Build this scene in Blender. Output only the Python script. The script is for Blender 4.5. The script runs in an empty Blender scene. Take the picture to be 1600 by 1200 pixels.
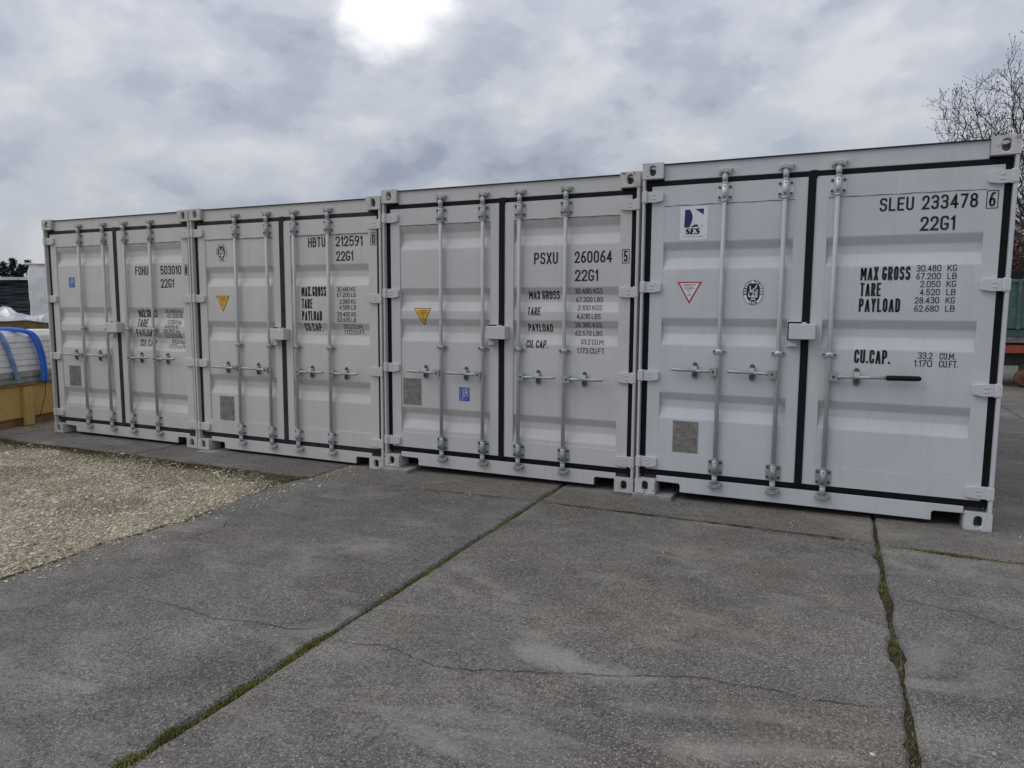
import bpy, bmesh, math, random
import numpy as np
from mathutils import Matrix, Vector

random.seed(7)
RNG = np.random.default_rng(7)
SC = bpy.context.scene
COL = SC.collection
R = math.radians

# ------------------------------------------------------------------ camera
cam_d = bpy.data.cameras.new('camera')
cam = bpy.data.objects.new('camera', cam_d)
COL.objects.link(cam)
YAW, PITCH, ROLL = 0.42482, -0.10046, -0.00516
CAM = Vector((1.42415, -5.54767, 1.45422))
cam.matrix_world = Matrix.Translation(CAM) @ (Matrix.Rotation(YAW, 4, 'Z') @ Matrix.Rotation(math.pi/2 + PITCH, 4, 'X') @ Matrix.Rotation(ROLL, 4, 'Z'))
cam_d.sensor_width = 36.0
cam_d.lens = 1109.85/1600*36
cam_d.clip_start = 0.05
cam_d.clip_end = 3000
SC.camera = cam

# ------------------------------------------------------------------ sky and sun
SUN_AZ = (-0.83, -0.56)                       # horizontal direction towards the sun
SUN_EL = R(52)
w = bpy.data.worlds.new('World'); SC.world = w; w.use_nodes = True
nt = w.node_tree; nt.nodes.clear()
def wn(t, **k):
    n = nt.nodes.new(t)
    for a, b in k.items(): setattr(n, a, b)
    return n
def wmath(op, a, b=None, clamp=False):
    n = wn('ShaderNodeMath', operation=op); n.use_clamp = clamp
    for i, v in enumerate((a, b)):
        if v is None: continue
        if isinstance(v, (int, float)): n.inputs[i].default_value = v
        else: nt.links.new(v, n.inputs[i])
    return n.outputs[0]
def wramp(fac, stops):
    n = wn('ShaderNodeValToRGB'); nt.links.new(fac, n.inputs[0])
    e = n.color_ramp.elements
    while len(e) < len(stops): e.new(0.5)
    for el, (p, c) in zip(e, stops):
        el.position = p; el.color = (*c, 1) if len(c) == 3 else c
    n.color_ramp.interpolation = 'EASE'
    return n.outputs[0]
def wmix(fac, a, b, blend='MIX'):
    n = wn('ShaderNodeMix', data_type='RGBA', blend_type=blend)
    for s, v in ((n.inputs[0], fac), (n.inputs[6], a), (n.inputs[7], b)):
        if isinstance(v, (int, float)): s.default_value = v
        elif isinstance(v, tuple): s.default_value = (*v, 1)
        else: nt.links.new(v, s)
    return n.outputs[2]
sky = wn('ShaderNodeTexSky', sky_type='NISHITA')
sky.sun_disc = False; sky.sun_elevation = SUN_EL; sky.sun_rotation = math.atan2(SUN_AZ[0], SUN_AZ[1])
sky.air_density = 1.0; sky.dust_density = 2.0
tc = wn('ShaderNodeTexCoord')
sep = wn('ShaderNodeSeparateXYZ'); nt.links.new(tc.outputs['Generated'], sep.inputs[0])
cmb = wn('ShaderNodeCombineXYZ')             # cloud lumps: direction, flattened so that clouds lie level
nt.links.new(sep.outputs[0], cmb.inputs[0]); nt.links.new(sep.outputs[1], cmb.inputs[1])
nt.links.new(wmath('MULTIPLY', sep.outputs[2], 1.7), cmb.inputs[2])
def wnoise(scale, detail, rough, dist, off):
    mp = wn('ShaderNodeMapping'); nt.links.new(cmb.outputs[0], mp.inputs[0]); mp.inputs['Location'].default_value = off
    n = wn('ShaderNodeTexNoise'); nt.links.new(mp.outputs[0], n.inputs['Vector'])
    n.inputs['Scale'].default_value = scale; n.inputs['Detail'].default_value = detail
    n.inputs['Roughness'].default_value = rough; n.inputs['Distortion'].default_value = dist
    return n.outputs['Fac']
n_big = wnoise(3.4, 5.0, 0.50, 0.12, (1.3, 0.4, 0))
n_mid = wnoise(8.5, 6.0, 0.52, 0.15, (5.1, 2.0, 1.0))
n_sum = wmath('ADD', wmath('MULTIPLY', n_big, 0.55), wmath('MULTIPLY', n_mid, 0.45))
cloud = wramp(n_sum, [(0.38, (3.4, 3.75, 4.65)), (0.455, (4.55, 4.9, 5.75)), (0.52, (5.7, 5.98, 6.65)), (0.62, (7.1, 7.2, 7.5))])
# the thin bright place in the cloud cover through which the sun nearly breaks
vd = wn('ShaderNodeVectorMath', operation='DOT_PRODUCT'); nt.links.new(tc.outputs['Generated'], vd.inputs[0])
def pix_dir(px, py):
    v = Vector(((px-800)/1109.85, (600-py)/1109.85, -1.0))
    return (cam.matrix_world.to_3x3() @ v).normalized()
vd.inputs[1].default_value = pix_dir(616, -14)
glow = wmath('MULTIPLY', wmath('SUBTRACT', vd.outputs['Value'], math.cos(R(7.2))), 1/(1-math.cos(R(7.2))), clamp=True)
glow = wmath('POWER', glow, 1.6)
thin = wramp(wmath('ADD', wmath('MULTIPLY', wnoise(8.0, 6.0, 0.55, 0.3, (2.2, 7.0, 1.0)), 0.9), wmath('MULTIPLY', glow, 0.46)), [(0.56, (0, 0, 0)), (1.0, (1, 1, 1))])
cloud = wmix(wmath('MULTIPLY', glow, 0.5), cloud, (8.2, 8.2, 8.4))
cloud = wmix(thin, cloud, (13.0, 12.9, 12.9))
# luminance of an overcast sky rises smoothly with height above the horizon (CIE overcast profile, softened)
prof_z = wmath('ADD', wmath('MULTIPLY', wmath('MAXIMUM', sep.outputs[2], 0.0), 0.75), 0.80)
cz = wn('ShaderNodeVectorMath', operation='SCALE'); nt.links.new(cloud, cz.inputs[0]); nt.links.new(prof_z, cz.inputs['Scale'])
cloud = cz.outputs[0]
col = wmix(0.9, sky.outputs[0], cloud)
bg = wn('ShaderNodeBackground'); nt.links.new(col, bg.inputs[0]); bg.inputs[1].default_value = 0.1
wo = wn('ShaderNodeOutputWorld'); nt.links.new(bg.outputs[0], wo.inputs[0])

sd = bpy.data.lights.new('sun', 'SUN'); sd.energy = 1.0; sd.angle = R(50); sd.color = (1.0, 0.97, 0.92)
so = bpy.data.objects.new('sun', sd); COL.objects.link(so)
hx, hy = Vector(SUN_AZ).normalized()
sdir = Vector((hx*math.cos(SUN_EL), hy*math.cos(SUN_EL), math.sin(SUN_EL)))
so.rotation_euler = sdir.to_track_quat('Z', 'Y').to_euler()
so.location = (0, 0, 30)

SC.view_settings.view_transform = 'Standard'
SC.view_settings.look = 'None'
SC.view_settings.gamma = 1.0
SC.view_settings.exposure = 0.0
SC.view_settings.use_curve_mapping = False
SC.render.engine = 'CYCLES'

# ------------------------------------------------------------------ helpers
class MB:
    """collects polygons; build() links them as ONE mesh object"""
    def __init__(s): s.v = []; s.f = []; s.m = []; s.sm = []
    def add(s, vs, fs, mi=0, smooth=False):
        o = len(s.v); s.v += [tuple(p) for p in vs]
        s.f += [tuple(i+o for i in f) for f in fs]; s.m += [mi]*len(fs); s.sm += [smooth]*len(fs)
    def box(s, x0, x1, y0, y1, z0, z1, mi=0):
        s.add([(x0,y0,z0),(x1,y0,z0),(x1,y1,z0),(x0,y1,z0),(x0,y0,z1),(x1,y0,z1),(x1,y1,z1),(x0,y1,z1)],
              [(3,2,1,0),(4,5,6,7),(0,1,5,4),(1,2,6,5),(2,3,7,6),(3,0,4,7)], mi)
    def prism_y(s, poly, y0, y1, mi=0):
        """polygon given in (x, z), counter-clockwise seen from -y, extruded from y0 (front) to y1"""
        n = len(poly)
        s.add([(x,y0,z) for x,z in poly]+[(x,y1,z) for x,z in poly],
              [tuple(range(n)), tuple(range(2*n-1,n-1,-1))]+[(i,i+n,(i+1)%n+n,(i+1)%n) for i in range(n)], mi)
    def prism_z(s, poly, z0, z1, mi=0):
        n = len(poly)
        s.add([(x,y,z0) for x,y in poly]+[(x,y,z1) for x,y in poly],
              [tuple(range(n-1,-1,-1)), tuple(range(n,2*n))]+[(i,(i+1)%n,(i+1)%n+n,i+n) for i in range(n)], mi)
    def tube(s, pts, rad, seg=8, caps=True, mi=0, smooth=True, flat=1.0):
        pts = [Vector(p) for p in pts]
        if not hasattr(rad, '__len__'): rad = [rad]*len(pts)
        vs = []; up = None
        for i, p in enumerate(pts):
            d = (pts[min(i+1,len(pts)-1)]-pts[max(i-1,0)]).normalized()
            if up is None:
                up = Vector((0,0,1)) if abs(d.z) < 0.9 else Vector((1,0,0))
            a = d.cross(up); a.normalize(); b = a.cross(d); b.normalize(); up = b
            for k in range(seg):
                t = 2*math.pi*k/seg
                vs.append(p + a*math.cos(t)*rad[i] + b*math.sin(t)*rad[i]*flat)
        fs = []
        for i in range(len(pts)-1):
            for k in range(seg):
                k2 = (k+1) % seg
                fs.append((i*seg+k, i*seg+k2, (i+1)*seg+k2, (i+1)*seg+k))
        s.add(vs, fs, mi, smooth)
        if caps:
            n = len(pts)
            o = len(s.v)-len(vs)
            s.f += [tuple(o+k for k in range(seg-1,-1,-1)), tuple(o+(n-1)*seg+k for k in range(seg))]
            s.m += [mi]*2; s.sm += [False]*2
    def mesh(s, name, mats):
        me = bpy.data.meshes.new(name)
        me.from_pydata(s.v, [], s.f)
        for m in (mats if isinstance(mats, (list, tuple)) else [mats]): me.materials.append(m)
        me.polygons.foreach_set('material_index', s.m)
        me.polygons.foreach_set('use_smooth', s.sm)
        me.update()
        return me
    def build(s, name, mats, parent=None, loc=(0,0,0), bevel=0):
        return link(name, s.mesh(name, mats), parent, loc, bevel)

def link(name, me, parent=None, loc=(0,0,0), bevel=0, scale=None, rot=None):
    o = bpy.data.objects.new(name, me); COL.objects.link(o)
    o.parent = parent; o.location = loc
    if scale: o.scale = scale
    if rot: o.rotation_euler = rot
    if bevel:
        b = o.modifiers.new('bevel', 'BEVEL'); b.width = bevel; b.segments = 2; b.limit_method = 'ANGLE'; b.angle_limit = R(40)
    return o
def tag(o, label, cat, group=None):
    o['label'] = label; o['category'] = cat
    if group: o['group'] = group
    return o
def struct(o): o['kind'] = 'structure'; return o
def stuff(o, label=None, cat=None):
    o['kind'] = 'stuff'
    if label: o['label'] = label
    if cat: o['category'] = cat
    return o
def empty(name, loc, rot=(0,0,0)):
    o = bpy.data.objects.new(name, None); COL.objects.link(o)
    o.location = loc; o.rotation_euler = rot; o.empty_display_size = 0.3
    return o
def np_mesh(name, verts, tris, mat, smooth=False):
    me = bpy.data.meshes.new(name)
    nv, nf = len(verts), len(tris)
    k = tris.shape[1]
    me.vertices.add(nv); me.vertices.foreach_set('co', np.ascontiguousarray(verts, np.float32).ravel())
    me.loops.add(nf*k); me.loops.foreach_set('vertex_index', np.ascontiguousarray(tris, np.int32).ravel())
    me.polygons.add(nf); me.polygons.foreach_set('loop_start', np.arange(0, nf*k, k, dtype=np.int32))
    me.polygons.foreach_set('use_smooth', np.full(nf, smooth))
    me.materials.append(mat); me.update(calc_edges=True)
    return me

# ------------------------------------------------------------------ materials
class NT:
    def __init__(s, name):
        s.mat = bpy.data.materials.new(name); s.mat.use_nodes = True
        s.t = s.mat.node_tree; s.b = s.t.nodes['Principled BSDF']
        s.pos = None
    def n(s, t, **k):
        x = s.t.nodes.new(t)
        for a, b in k.items(): setattr(x, a, b)
        return x
    def put(s, sock, v):
        if isinstance(v, (int, float)): sock.default_value = v
        elif isinstance(v, tuple): sock.default_value = (*v, 1) if len(v) == 3 and sock.type == 'RGBA' else v
        else: s.t.links.new(v, sock)
    def P(s, scale=(1,1,1), kind='world'):
        src = s.n('ShaderNodeNewGeometry').outputs['Position'] if kind == 'world' else s.n('ShaderNodeTexCoord').outputs['Object']
        m = s.n('ShaderNodeMapping'); s.put(m.inputs[0], src); m.inputs['Scale'].default_value = scale
        return m.outputs[0]
    def noise(s, vec, scale, detail=4, rough=0.55, dist=0):
        x = s.n('ShaderNodeTexNoise'); s.put(x.inputs['Vector'], vec)
        x.inputs['Scale'].default_value = scale; x.inputs['Detail'].default_value = detail
        x.inputs['Roughness'].default_value = rough; x.inputs['Distortion'].default_value = dist
        return x.outputs['Fac']
    def voro(s, vec, scale, out='Distance', feature='F1'):
        x = s.n('ShaderNodeTexVoronoi', feature=feature); s.put(x.inputs['Vector'], vec); x.inputs['Scale'].default_value = scale
        return x.outputs[out]
    def ramp(s, f, stops):
        x = s.n('ShaderNodeValToRGB'); s.put(x.inputs[0], f); e = x.color_ramp.elements
        while len(e) < len(stops): e.new(0.5)
        for el, (p, c) in zip(e, stops):
            el.position = p; el.color = (*c, 1) if isinstance(c, tuple) else (c, c, c, 1)
        return x.outputs[0]
    def mix(s, f, a, b, blend='MIX'):
        x = s.n('ShaderNodeMix', data_type='RGBA', blend_type=blend)
        s.put(x.inputs[0], f); s.put(x.inputs[6], a); s.put(x.inputs[7], b)
        return x.outputs[2]
    def math(s, op, a, b=0.0, clamp=False):
        x = s.n('ShaderNodeMath', operation=op); x.use_clamp = clamp
        s.put(x.inputs[0], a); s.put(x.inputs[1], b)
        return x.outputs[0]
    def bump(s, h, strength, dist=0.01):
        x = s.n('ShaderNodeBump'); s.put(x.inputs['Height'], h); x.inputs['Strength'].default_value = strength; x.inputs['Distance'].default_value = dist
        s.put(s.b.inputs['Normal'], x.outputs[0])
    def set(s, color=None, rough=None, metal=None, spec=None):
        if color is not None: s.put(s.b.inputs['Base Color'], color)
        if rough is not None: s.put(s.b.inputs['Roughness'], rough)
        if metal is not None: s.put(s.b.inputs['Metallic'], metal)
        if spec is not None: s.b.inputs['Specular IOR Level'].default_value = spec
        return s.mat

def scl(c, k): return tuple(x*k for x in c)
def mat_paint(name, c, dirt=0.35, rough=0.48, rust=0.0, sheen=0.35):
    t = NT(name)
    p = t.P()
    blot = t.noise(p, 2.6, 5, 0.6, 0.4)
    streak = t.noise(t.P((9, 9, 0.55)), 1.7, 5, 0.6)
    fine = t.noise(p, 55, 3, 0.6)
    base = t.mix(t.ramp(blot, [(0.35, 0.0), (0.75, 1.0)]), scl(c, 1.03), scl(c, 0.94))
    base = t.mix(t.math('MULTIPLY', t.ramp(streak, [(0.52, 0.0), (0.78, 1.0)]), dirt), base, (c[0]*0.78, c[1]*0.75, c[2]*0.69))
    scuff = t.ramp(t.noise(t.P((3, 3, 22)), 2.1, 6, 0.65, 0.3), [(0.66, 0.0), (0.74, 1.0)])
    base = t.mix(t.math('MULTIPLY', scuff, 0.14), base, scl(c, 0.6))
    base = t.mix(0.02, base, t.ramp(fine, [(0.4, 0.15), (0.6, 0.8)]))
    if rust:
        st_ = t.math('MULTIPLY', t.ramp(t.noise(p, 7, 5, 0.6, 0.3), [(0.50, 0.0), (0.68, 1.0)]), 0.55*rust)
        base = t.mix(st_, base, (0.30, 0.245, 0.17))
        m = t.math('MULTIPLY', t.ramp(t.noise(p, 21, 6, 0.62, 0.2), [(0.585, 0.0), (0.64, 1.0)]), rust)
        base = t.mix(m, base, t.ramp(t.noise(p, 90, 3), [(0.3, (0.05, 0.032, 0.02)), (0.7, (0.20, 0.12, 0.06))]))
    t.bump(t.math('ADD', t.math('MULTIPLY', t.noise(p, 3.2, 2), 1.0), t.math('MULTIPLY', fine, 0.012)), 0.34, 0.012)
    return t.set(base, t.math('ADD', t.math('MULTIPLY', blot, 0.25), rough-0.12), 0.0, sheen)
def mat_flat(name, c, rough=0.6, metal=0.0, var=0.25, scale=30, bump=0.0, spec=0.4, kind='world'):
    t = NT(name); p = t.P(kind=kind)
    f = t.noise(p, scale, 5, 0.6)
    col = t.mix(t.ramp(f, [(0.3, 0.0), (0.7, 1.0)]), scl(c, 1-var), scl(c, 1+var*0.6))
    if bump: t.bump(f, bump, 0.004)
    return t.set(col, rough, metal, spec)

PAINT = {1: mat_paint('paint_grey_a', (0.562, 0.548, 0.520)), 2: mat_paint('paint_grey_b', (0.562, 0.548, 0.524)),
         3: mat_paint('paint_grey_c', (0.548, 0.542, 0.534)), 4: mat_paint('paint_grey_d', (0.550, 0.568, 0.590))}
CASTP = {k: mat_paint('casting_paint_'+n, scl(c, 1.04), 0.6, 0.6, r) for k, n, c, r in
         ((1,'a',(0.50,0.50,0.47),0.55), (2,'b',(0.50,0.50,0.48),0.5), (3,'c',(0.50,0.50,0.49),0.75), (4,'d',(0.53,0.54,0.55),0.6))}
RODP = {1: mat_paint('rod_paint_a', (0.43,0.44,0.45), 0.4, 0.42), 2: mat_paint('rod_paint_b', (0.43,0.44,0.45), 0.4, 0.42),
        3: mat_paint('rod_paint_c', (0.43,0.44,0.45), 0.4, 0.42), 4: mat_paint('rod_paint_d', (0.43,0.44,0.45), 0.6, 0.42)}
GALV = mat_flat('galvanised_steel', (0.40, 0.42, 0.43), 0.46, 0.45, 0.35, 60, 0.2)
ZINC = mat_flat('bright_zinc', (0.60, 0.62, 0.63), 0.42, 0.25, 0.10, 30, 0.1)
DKGALV = mat_flat('dull_galvanised', (0.20, 0.205, 0.21), 0.5, 0.4, 0.3, 60)
BOLT = mat_flat('bolt_steel', (0.10, 0.105, 0.11), 0.5, 0.5, 0.4, 80)
RUBBER = mat_flat('black_rubber', (0.008, 0.008, 0.011), 0.6, 0, 0.4, 25, 0.1, 0.18)
DUSTY = mat_flat('dusty_rubber', (0.030, 0.030, 0.032), 0.75, 0, 0.6, 9, 0.1, 0.3)
BLACK = mat_flat('black_lettering', (0.012, 0.012, 0.017), 0.55, 0, 0.3, 120)
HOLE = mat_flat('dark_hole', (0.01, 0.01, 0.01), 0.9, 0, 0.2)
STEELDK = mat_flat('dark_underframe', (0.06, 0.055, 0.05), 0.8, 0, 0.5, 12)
WHITE = mat_flat('sticker_white', (0.72, 0.73, 0.76), 0.4, 0, 0.08, 15)
YELLOW = mat_flat('sticker_yellow', (0.72, 0.40, 0.035), 0.4, 0, 0.08, 15)
RED = mat_flat('sticker_red', (0.40, 0.02, 0.035), 0.4, 0, 0.12, 15)
NAVY = mat_flat('sticker_navy', (0.012, 0.025, 0.13), 0.4, 0, 0.12, 15)
BLUE = mat_flat('sticker_blue', (0.025, 0.09, 0.38), 0.4, 0, 0.12, 15)
PLATE = mat_flat('data_plate_metal', (0.27, 0.255, 0.235), 0.5, 0.3, 0.3, 25)
PLATEINK = mat_flat('data_plate_print', (0.13, 0.123, 0.113), 0.6, 0, 0.2, 40)

def mat_concrete(name, dark, light, seed):
    t = NT(name)
    g = t.n('ShaderNodeNewGeometry').outputs['Position']
    mp = t.n('ShaderNodeMapping'); t.put(mp.inputs[0], g); mp.inputs['Location'].default_value = (seed*3.1, seed*1.7, 0)
    p = mp.outputs[0]
    big = t.noise(p, 0.75, 7, 0.62, 0.5)
    med = t.noise(p, 4.5, 7, 0.66, 0.6)
    fin = t.noise(p, 60, 5, 0.75)
    col = t.mix(t.ramp(t.math('ADD', t.math('MULTIPLY', big, 0.55), t.math('MULTIPLY', med, 0.45)), [(0.41, 0.0), (0.60, 1.0)]), dark, light)
    col = t.mix(t.ramp(fin, [(0.34, 0.9), (0.54, 0.0)]), col, scl(dark, 0.42))
    col = t.mix(t.ramp(fin, [(0.54, 0.0), (0.72, 0.6)]), col, scl(light, 1.5))
    # exposed aggregate: small stones of many greys
    v = t.n('ShaderNodeTexVoronoi'); t.put(v.inputs['Vector'], p); v.inputs['Scale'].default_value = 92
    sepc = t.n('ShaderNodeSeparateColor'); t.put(sepc.inputs[0], v.outputs['Color'])
    dot = t.ramp(v.outputs['Distance'], [(0.26, 1.0), (0.42, 0.0)])
    pick = t.ramp(sepc.outputs[0], [(0.50, 0.0), (0.60, 1.0)])
    agg = t.math('MULTIPLY', dot, pick)
    col = t.mix(t.math('MULTIPLY', agg, 0.75), col, t.ramp(sepc.outputs[1], [(0.0, (0.10, 0.098, 0.095)), (0.6, (0.24, 0.23, 0.21)), (1.0, (0.44, 0.425, 0.395))]))
    v2 = t.n('ShaderNodeTexVoronoi'); t.put(v2.inputs['Vector'], p); v2.inputs['Scale'].default_value = 190
    s2 = t.n('ShaderNodeSeparateColor'); t.put(s2.inputs[0], v2.outputs['Color'])
    col = t.mix(t.math('MULTIPLY', t.ramp(s2.outputs[0], [(0.35, 0.0), (0.75, 1.0)]), 0.72), col, t.ramp(s2.outputs[1], [(0.0, (0.030, 0.029, 0.028)), (0.6, (0.14, 0.13, 0.12)), (1.0, (0.40, 0.38, 0.345))]))
    # pale lime streaks and scrape marks
    mp2 = t.n('ShaderNodeMapping'); t.put(mp2.inputs[0], p); mp2.inputs['Scale'].default_value = (0.7, 1.5, 1); mp2.inputs['Rotation'].default_value = (0, 0, 0.5)
    st = t.ramp(t.noise(mp2.outputs[0], 1.5, 8, 0.68, 0.9), [(0.53, 0.0), (0.72, 1.0)])
    col = t.mix(t.math('MULTIPLY', st, 0.62), col, (0.30, 0.285, 0.258))
    hue = t.noise(p, 1.1, 5, 0.6, 0.6)
    col = t.mix(t.ramp(hue, [(0.50, 0.0), (0.66, 0.3)]), col, t.mix(1.0, col, (1.10, 0.97, 0.86), 'MULTIPLY'))
    col = t.mix(t.ramp(hue, [(0.36, 0.6), (0.50, 0.0)]), col, t.mix(1.0, col, (0.88, 0.92, 0.95), 'MULTIPLY'))
    # brownish damp patches
    dm = t.ramp(t.noise(p, 1.6, 6, 0.6, 0.3), [(0.55, 0.0), (0.72, 1.0)])
    col = t.mix(t.math('MULTIPLY', dm, 0.32), col, (0.085, 0.08, 0.068))
    wide = t.ramp(t.noise(p, 0.9, 4, 0.55, 0.8), [(0.52, 0.0), (0.62, 1.0)])
    col = t.mix(t.math('MULTIPLY', wide, 0.30), col, t.mix(1.0, col, (1.55, 1.53, 1.48), 'MULTIPLY'))
    # one pale patch of lime bloom on the middle slab
    d = t.n('ShaderNodeMapping', vector_type='TEXTURE'); t.put(d.inputs[0], g)
    d.inputs['Location'].default_value = (0.46, -2.80, 0); d.inputs['Rotation'].default_value = (0, 0, -0.12); d.inputs['Scale'].default_value = (0.50, 0.11, 1)
    wob = t.n('ShaderNodeVectorMath', operation='LENGTH'); t.put(wob.inputs[0], d.outputs[0])
    bl = t.ramp(t.math('ADD', wob.outputs['Value'], t.math('MULTIPLY', t.math('SUBTRACT', med, 0.5), 3.4)), [(0.25, 1.0), (1.0, 0.0)])
    col = t.mix(t.math('MULTIPLY', bl, 0.5), col, (0.36, 0.355, 0.335))
    h = t.math('ADD', t.math('MULTIPLY', fin, 0.5), t.math('ADD', t.math('MULTIPLY', med, 0.6), t.math('MULTIPLY', agg, 0.35)))
    t.bump(h, 0.85, 0.007)
    return t.set(col, t.math('ADD', 0.72, t.math('MULTIPLY', fin, 0.25)), 0.0, 0.3)
CONC = [mat_concrete('weathered_concrete_a', (0.088, 0.084, 0.078), (0.205, 0.193, 0.176), 0),
        mat_concrete('weathered_concrete_b', (0.088, 0.081, 0.073), (0.195, 0.179, 0.159), 1.37),
        mat_concrete('weathered_concrete_c', (0.112, 0.101, 0.086), (0.205, 0.186, 0.160), 2.9)]
PADC = mat_flat('pad_concrete', (0.27, 0.265, 0.25), 0.9, 0, 0.4, 14, 0.5)
def mat_dirt():
    t = NT('joint_dirt'); p = t.P()
    c = t.ramp(t.noise(p, 24, 6, 0.7), [(0.3, (0.018, 0.015, 0.011)), (0.7, (0.085, 0.072, 0.052))])
    t.bump(t.noise(p, 70, 4), 0.8, 0.01)
    return t.set(c, 0.95, 0, 0.1)
DIRT = mat_dirt()
def mat_yard():
    t = NT('gravel_yard'); p = t.P()
    big = t.noise(p, 0.9, 6, 0.6, 0.4)
    v = t.n('ShaderNodeTexVoronoi'); t.put(v.inputs['Vector'], p); v.inputs['Scale'].default_value = 46
    s = t.n('ShaderNodeSeparateColor'); t.put(s.inputs[0], v.outputs['Color'])
    stone = t.ramp(s.outputs[0], [(0.0, (0.24, 0.205, 0.145)), (0.5, (0.50, 0.45, 0.35)), (1.0, (0.66, 0.61, 0.50))])
    soil = t.ramp(t.noise(p, 18, 5), [(0.3, (0.13, 0.11, 0.07)), (0.7, (0.30, 0.26, 0.185))])
    c = t.mix(t.ramp(v.outputs['Distance'], [(0.28, 1.0), (0.5, 0.0)]), soil, stone)
    c = t.mix(t.ramp(big, [(0.42, 0.45), (0.6, 0.0)]), c, (0.16, 0.14, 0.09))
    t.bump(v.outputs['Distance'], 0.6, -0.012)
    return t.set(c, 0.95, 0, 0.15)
YARD = mat_yard()
def mat_stone():
    t = NT('gravel_stone')
    r = t.n('ShaderNodeNewGeometry').outputs['Random Per Island']
    c = t.ramp(r, [(0.0, (0.15, 0.12, 0.075)), (0.25, (0.36, 0.305, 0.205)), (0.6, (0.54, 0.472, 0.345)), (0.9, (0.65, 0.585, 0.455)), (1.0, (0.80, 0.77, 0.70))])
    c = t.mix(0.42, c, t.ramp(t.noise(t.P(), 2.2, 6, 0.7), [(0.38, (0.16, 0.135, 0.09)), (0.6, (0.58, 0.525, 0.42))]))
    return t.set(c, 0.9, 0, 0.2)
STONE = mat_stone()
def mat_moss(name, a, b, c3):
    t = NT(name)
    r = t.n('ShaderNodeNewGeometry').outputs['Random Per Island']
    c = t.ramp(r, [(0.0, a), (0.55, b), (1.0, c3)])
    c = t.mix(t.ramp(t.noise(t.P(), 9, 4), [(0.4, 0.0), (0.65, 0.7)]), c, a)
    return t.set(c, 0.9, 0, 0.1)
MOSS = mat_moss('moss_green', (0.10, 0.100, 0.036), (0.205, 0.21, 0.062), (0.36, 0.34, 0.12))
MOSSD = mat_moss('moss_brown', (0.075, 0.062, 0.034), (0.135, 0.118, 0.055), (0.23, 0.20, 0.10))
SOIL = mat_flat('far_ground', (0.15, 0.135, 0.10), 0.95, 0, 0.4, 0.4)

# ------------------------------------------------------------------ ground, slabs, gravel
def gz(x):                                   # top of the paving, falls slightly to the left, rises again under the far container
    return -0.039 + 0.0037*x if x > -2.92 else -0.0498 + (-2.92-x)*0.0100
def ty(x):                                   # the cross joint in front of the row
    return -0.43 if x < -0.68 else (-0.43 - (x+0.68)*0.045 if x < 1.73 else -0.555 - (x-1.73)*0.09)
def wob(seed):
    r = random.Random(seed); ph = [(r.uniform(0, 6.28), r.uniform(2, 5), 1.0), (r.uniform(0, 6.28), r.uniform(9, 16), 0.5), (r.uniform(0, 6.28), r.uniform(28, 50), 0.35)]
    return lambda t: sum(a*math.sin(p+f*t) for p, f, a in ph)
def jag(p0, p1, amp, seed, step=0.05):
    p0, p1 = Vector(p0), Vector(p1); L = (p1-p0).length; n = max(2, int(L/step)); d = (p1-p0)/L; nr = Vector((-d.y, d.x))
    f = wob(seed); r = random.Random(seed+99)
    return [tuple(p0 + d*L*i/n + nr*(amp*(f(L*i/n)*0.55 + r.uniform(-0.5, 0.5)))*(0.0 if i in (0, n) else 1)) for i in range(n)]

ground = MB(); ground.add([(-900,-900,-0.20),(900,-900,-0.20),(900,900,-0.20),(-900,900,-0.20)], [(0,1,2,3)])
struct(ground.build('ground', SOIL))
# joint soil under the slabs
b = MB()
b.add([(-2.95,-9.7,gz(-2.9)-0.020),(16.3,-9.7,gz(16.3)-0.020),(16.3,22.6,gz(16.3)-0.020),(-2.95,22.6,gz(-2.9)-0.020)], [(0,1,2,3)])
b.add([(-7.75,-0.40,gz(-7.75)-0.05),(-2.95,-0.40,gz(-2.95)-0.045),(-2.95,9,gz(-2.95)-0.045),(-7.75,9,gz(-7.75)-0.05)], [(0,1,2,3)])
pavement = struct(b.build('pavement', DIRT))

def slab(poly, seed, zf):
    """polygon (x, y) counter-clockwise -> slab with worn, rounded arris"""
    n = len(poly); me = MB()
    def inset(k):
        out = []
        for i in range(n):
            a, p, c = Vector(poly[i-1]), Vector(poly[i]), Vector(poly[(i+1) % n])
            d = (c-a).normalized(); nr = Vector((-d.y, d.x)); out.append(p + nr*k)
        return out
    r = random.Random(seed)
    i1, i2 = inset(0.0), inset(0.012)
    vs = [(p.x, p.y, zf(p.x)-0.13) for p in i1] + [(p.x, p.y, zf(p.x)-0.010-r.uniform(0, 0.006)) for p in i1] + [(p.x, p.y, zf(p.x)) for p in i2]
    fs = [(i, (i+1) % n, (i+1) % n+n, i+n) for i in range(n)] + [(i+n, (i+1) % n+n, (i+1) % n+2*n, i+2*n) for i in range(n)] + [tuple(range(2*n, 3*n))]
    me.add(vs, fs)
    return me
XJ = [-2.92, -0.68, 1.73, 3.83, 6.56, 8.97, 11.4, 13.8, 16.2]
YR = [(-9.7, -5.05), (-5.05, None), (None, 4.17), (4.17, 8.79), (8.79, 13.4), (13.4, 18.0), (18.0, 22.6)]
GAP = {-0.68: 0.0155, 1.73: 0.011, -2.92: 0.0}
GEDGE = [(-2.86,-5.0),(-2.84,-4.2),(-2.83,-3.6),(-2.85,-3.19),(-2.87,-3.01),(-2.86,-2.85),(-2.90,-2.68),(-2.93,-2.5),(-2.87,-2.27),(-2.88,-2.06),(-2.82,-1.88),(-2.90,-1.61),(-2.95,-1.28),(-2.97,-0.97),(-2.98,-0.65),(-2.93,-0.46)]
SPR = random.Random(77)
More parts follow.
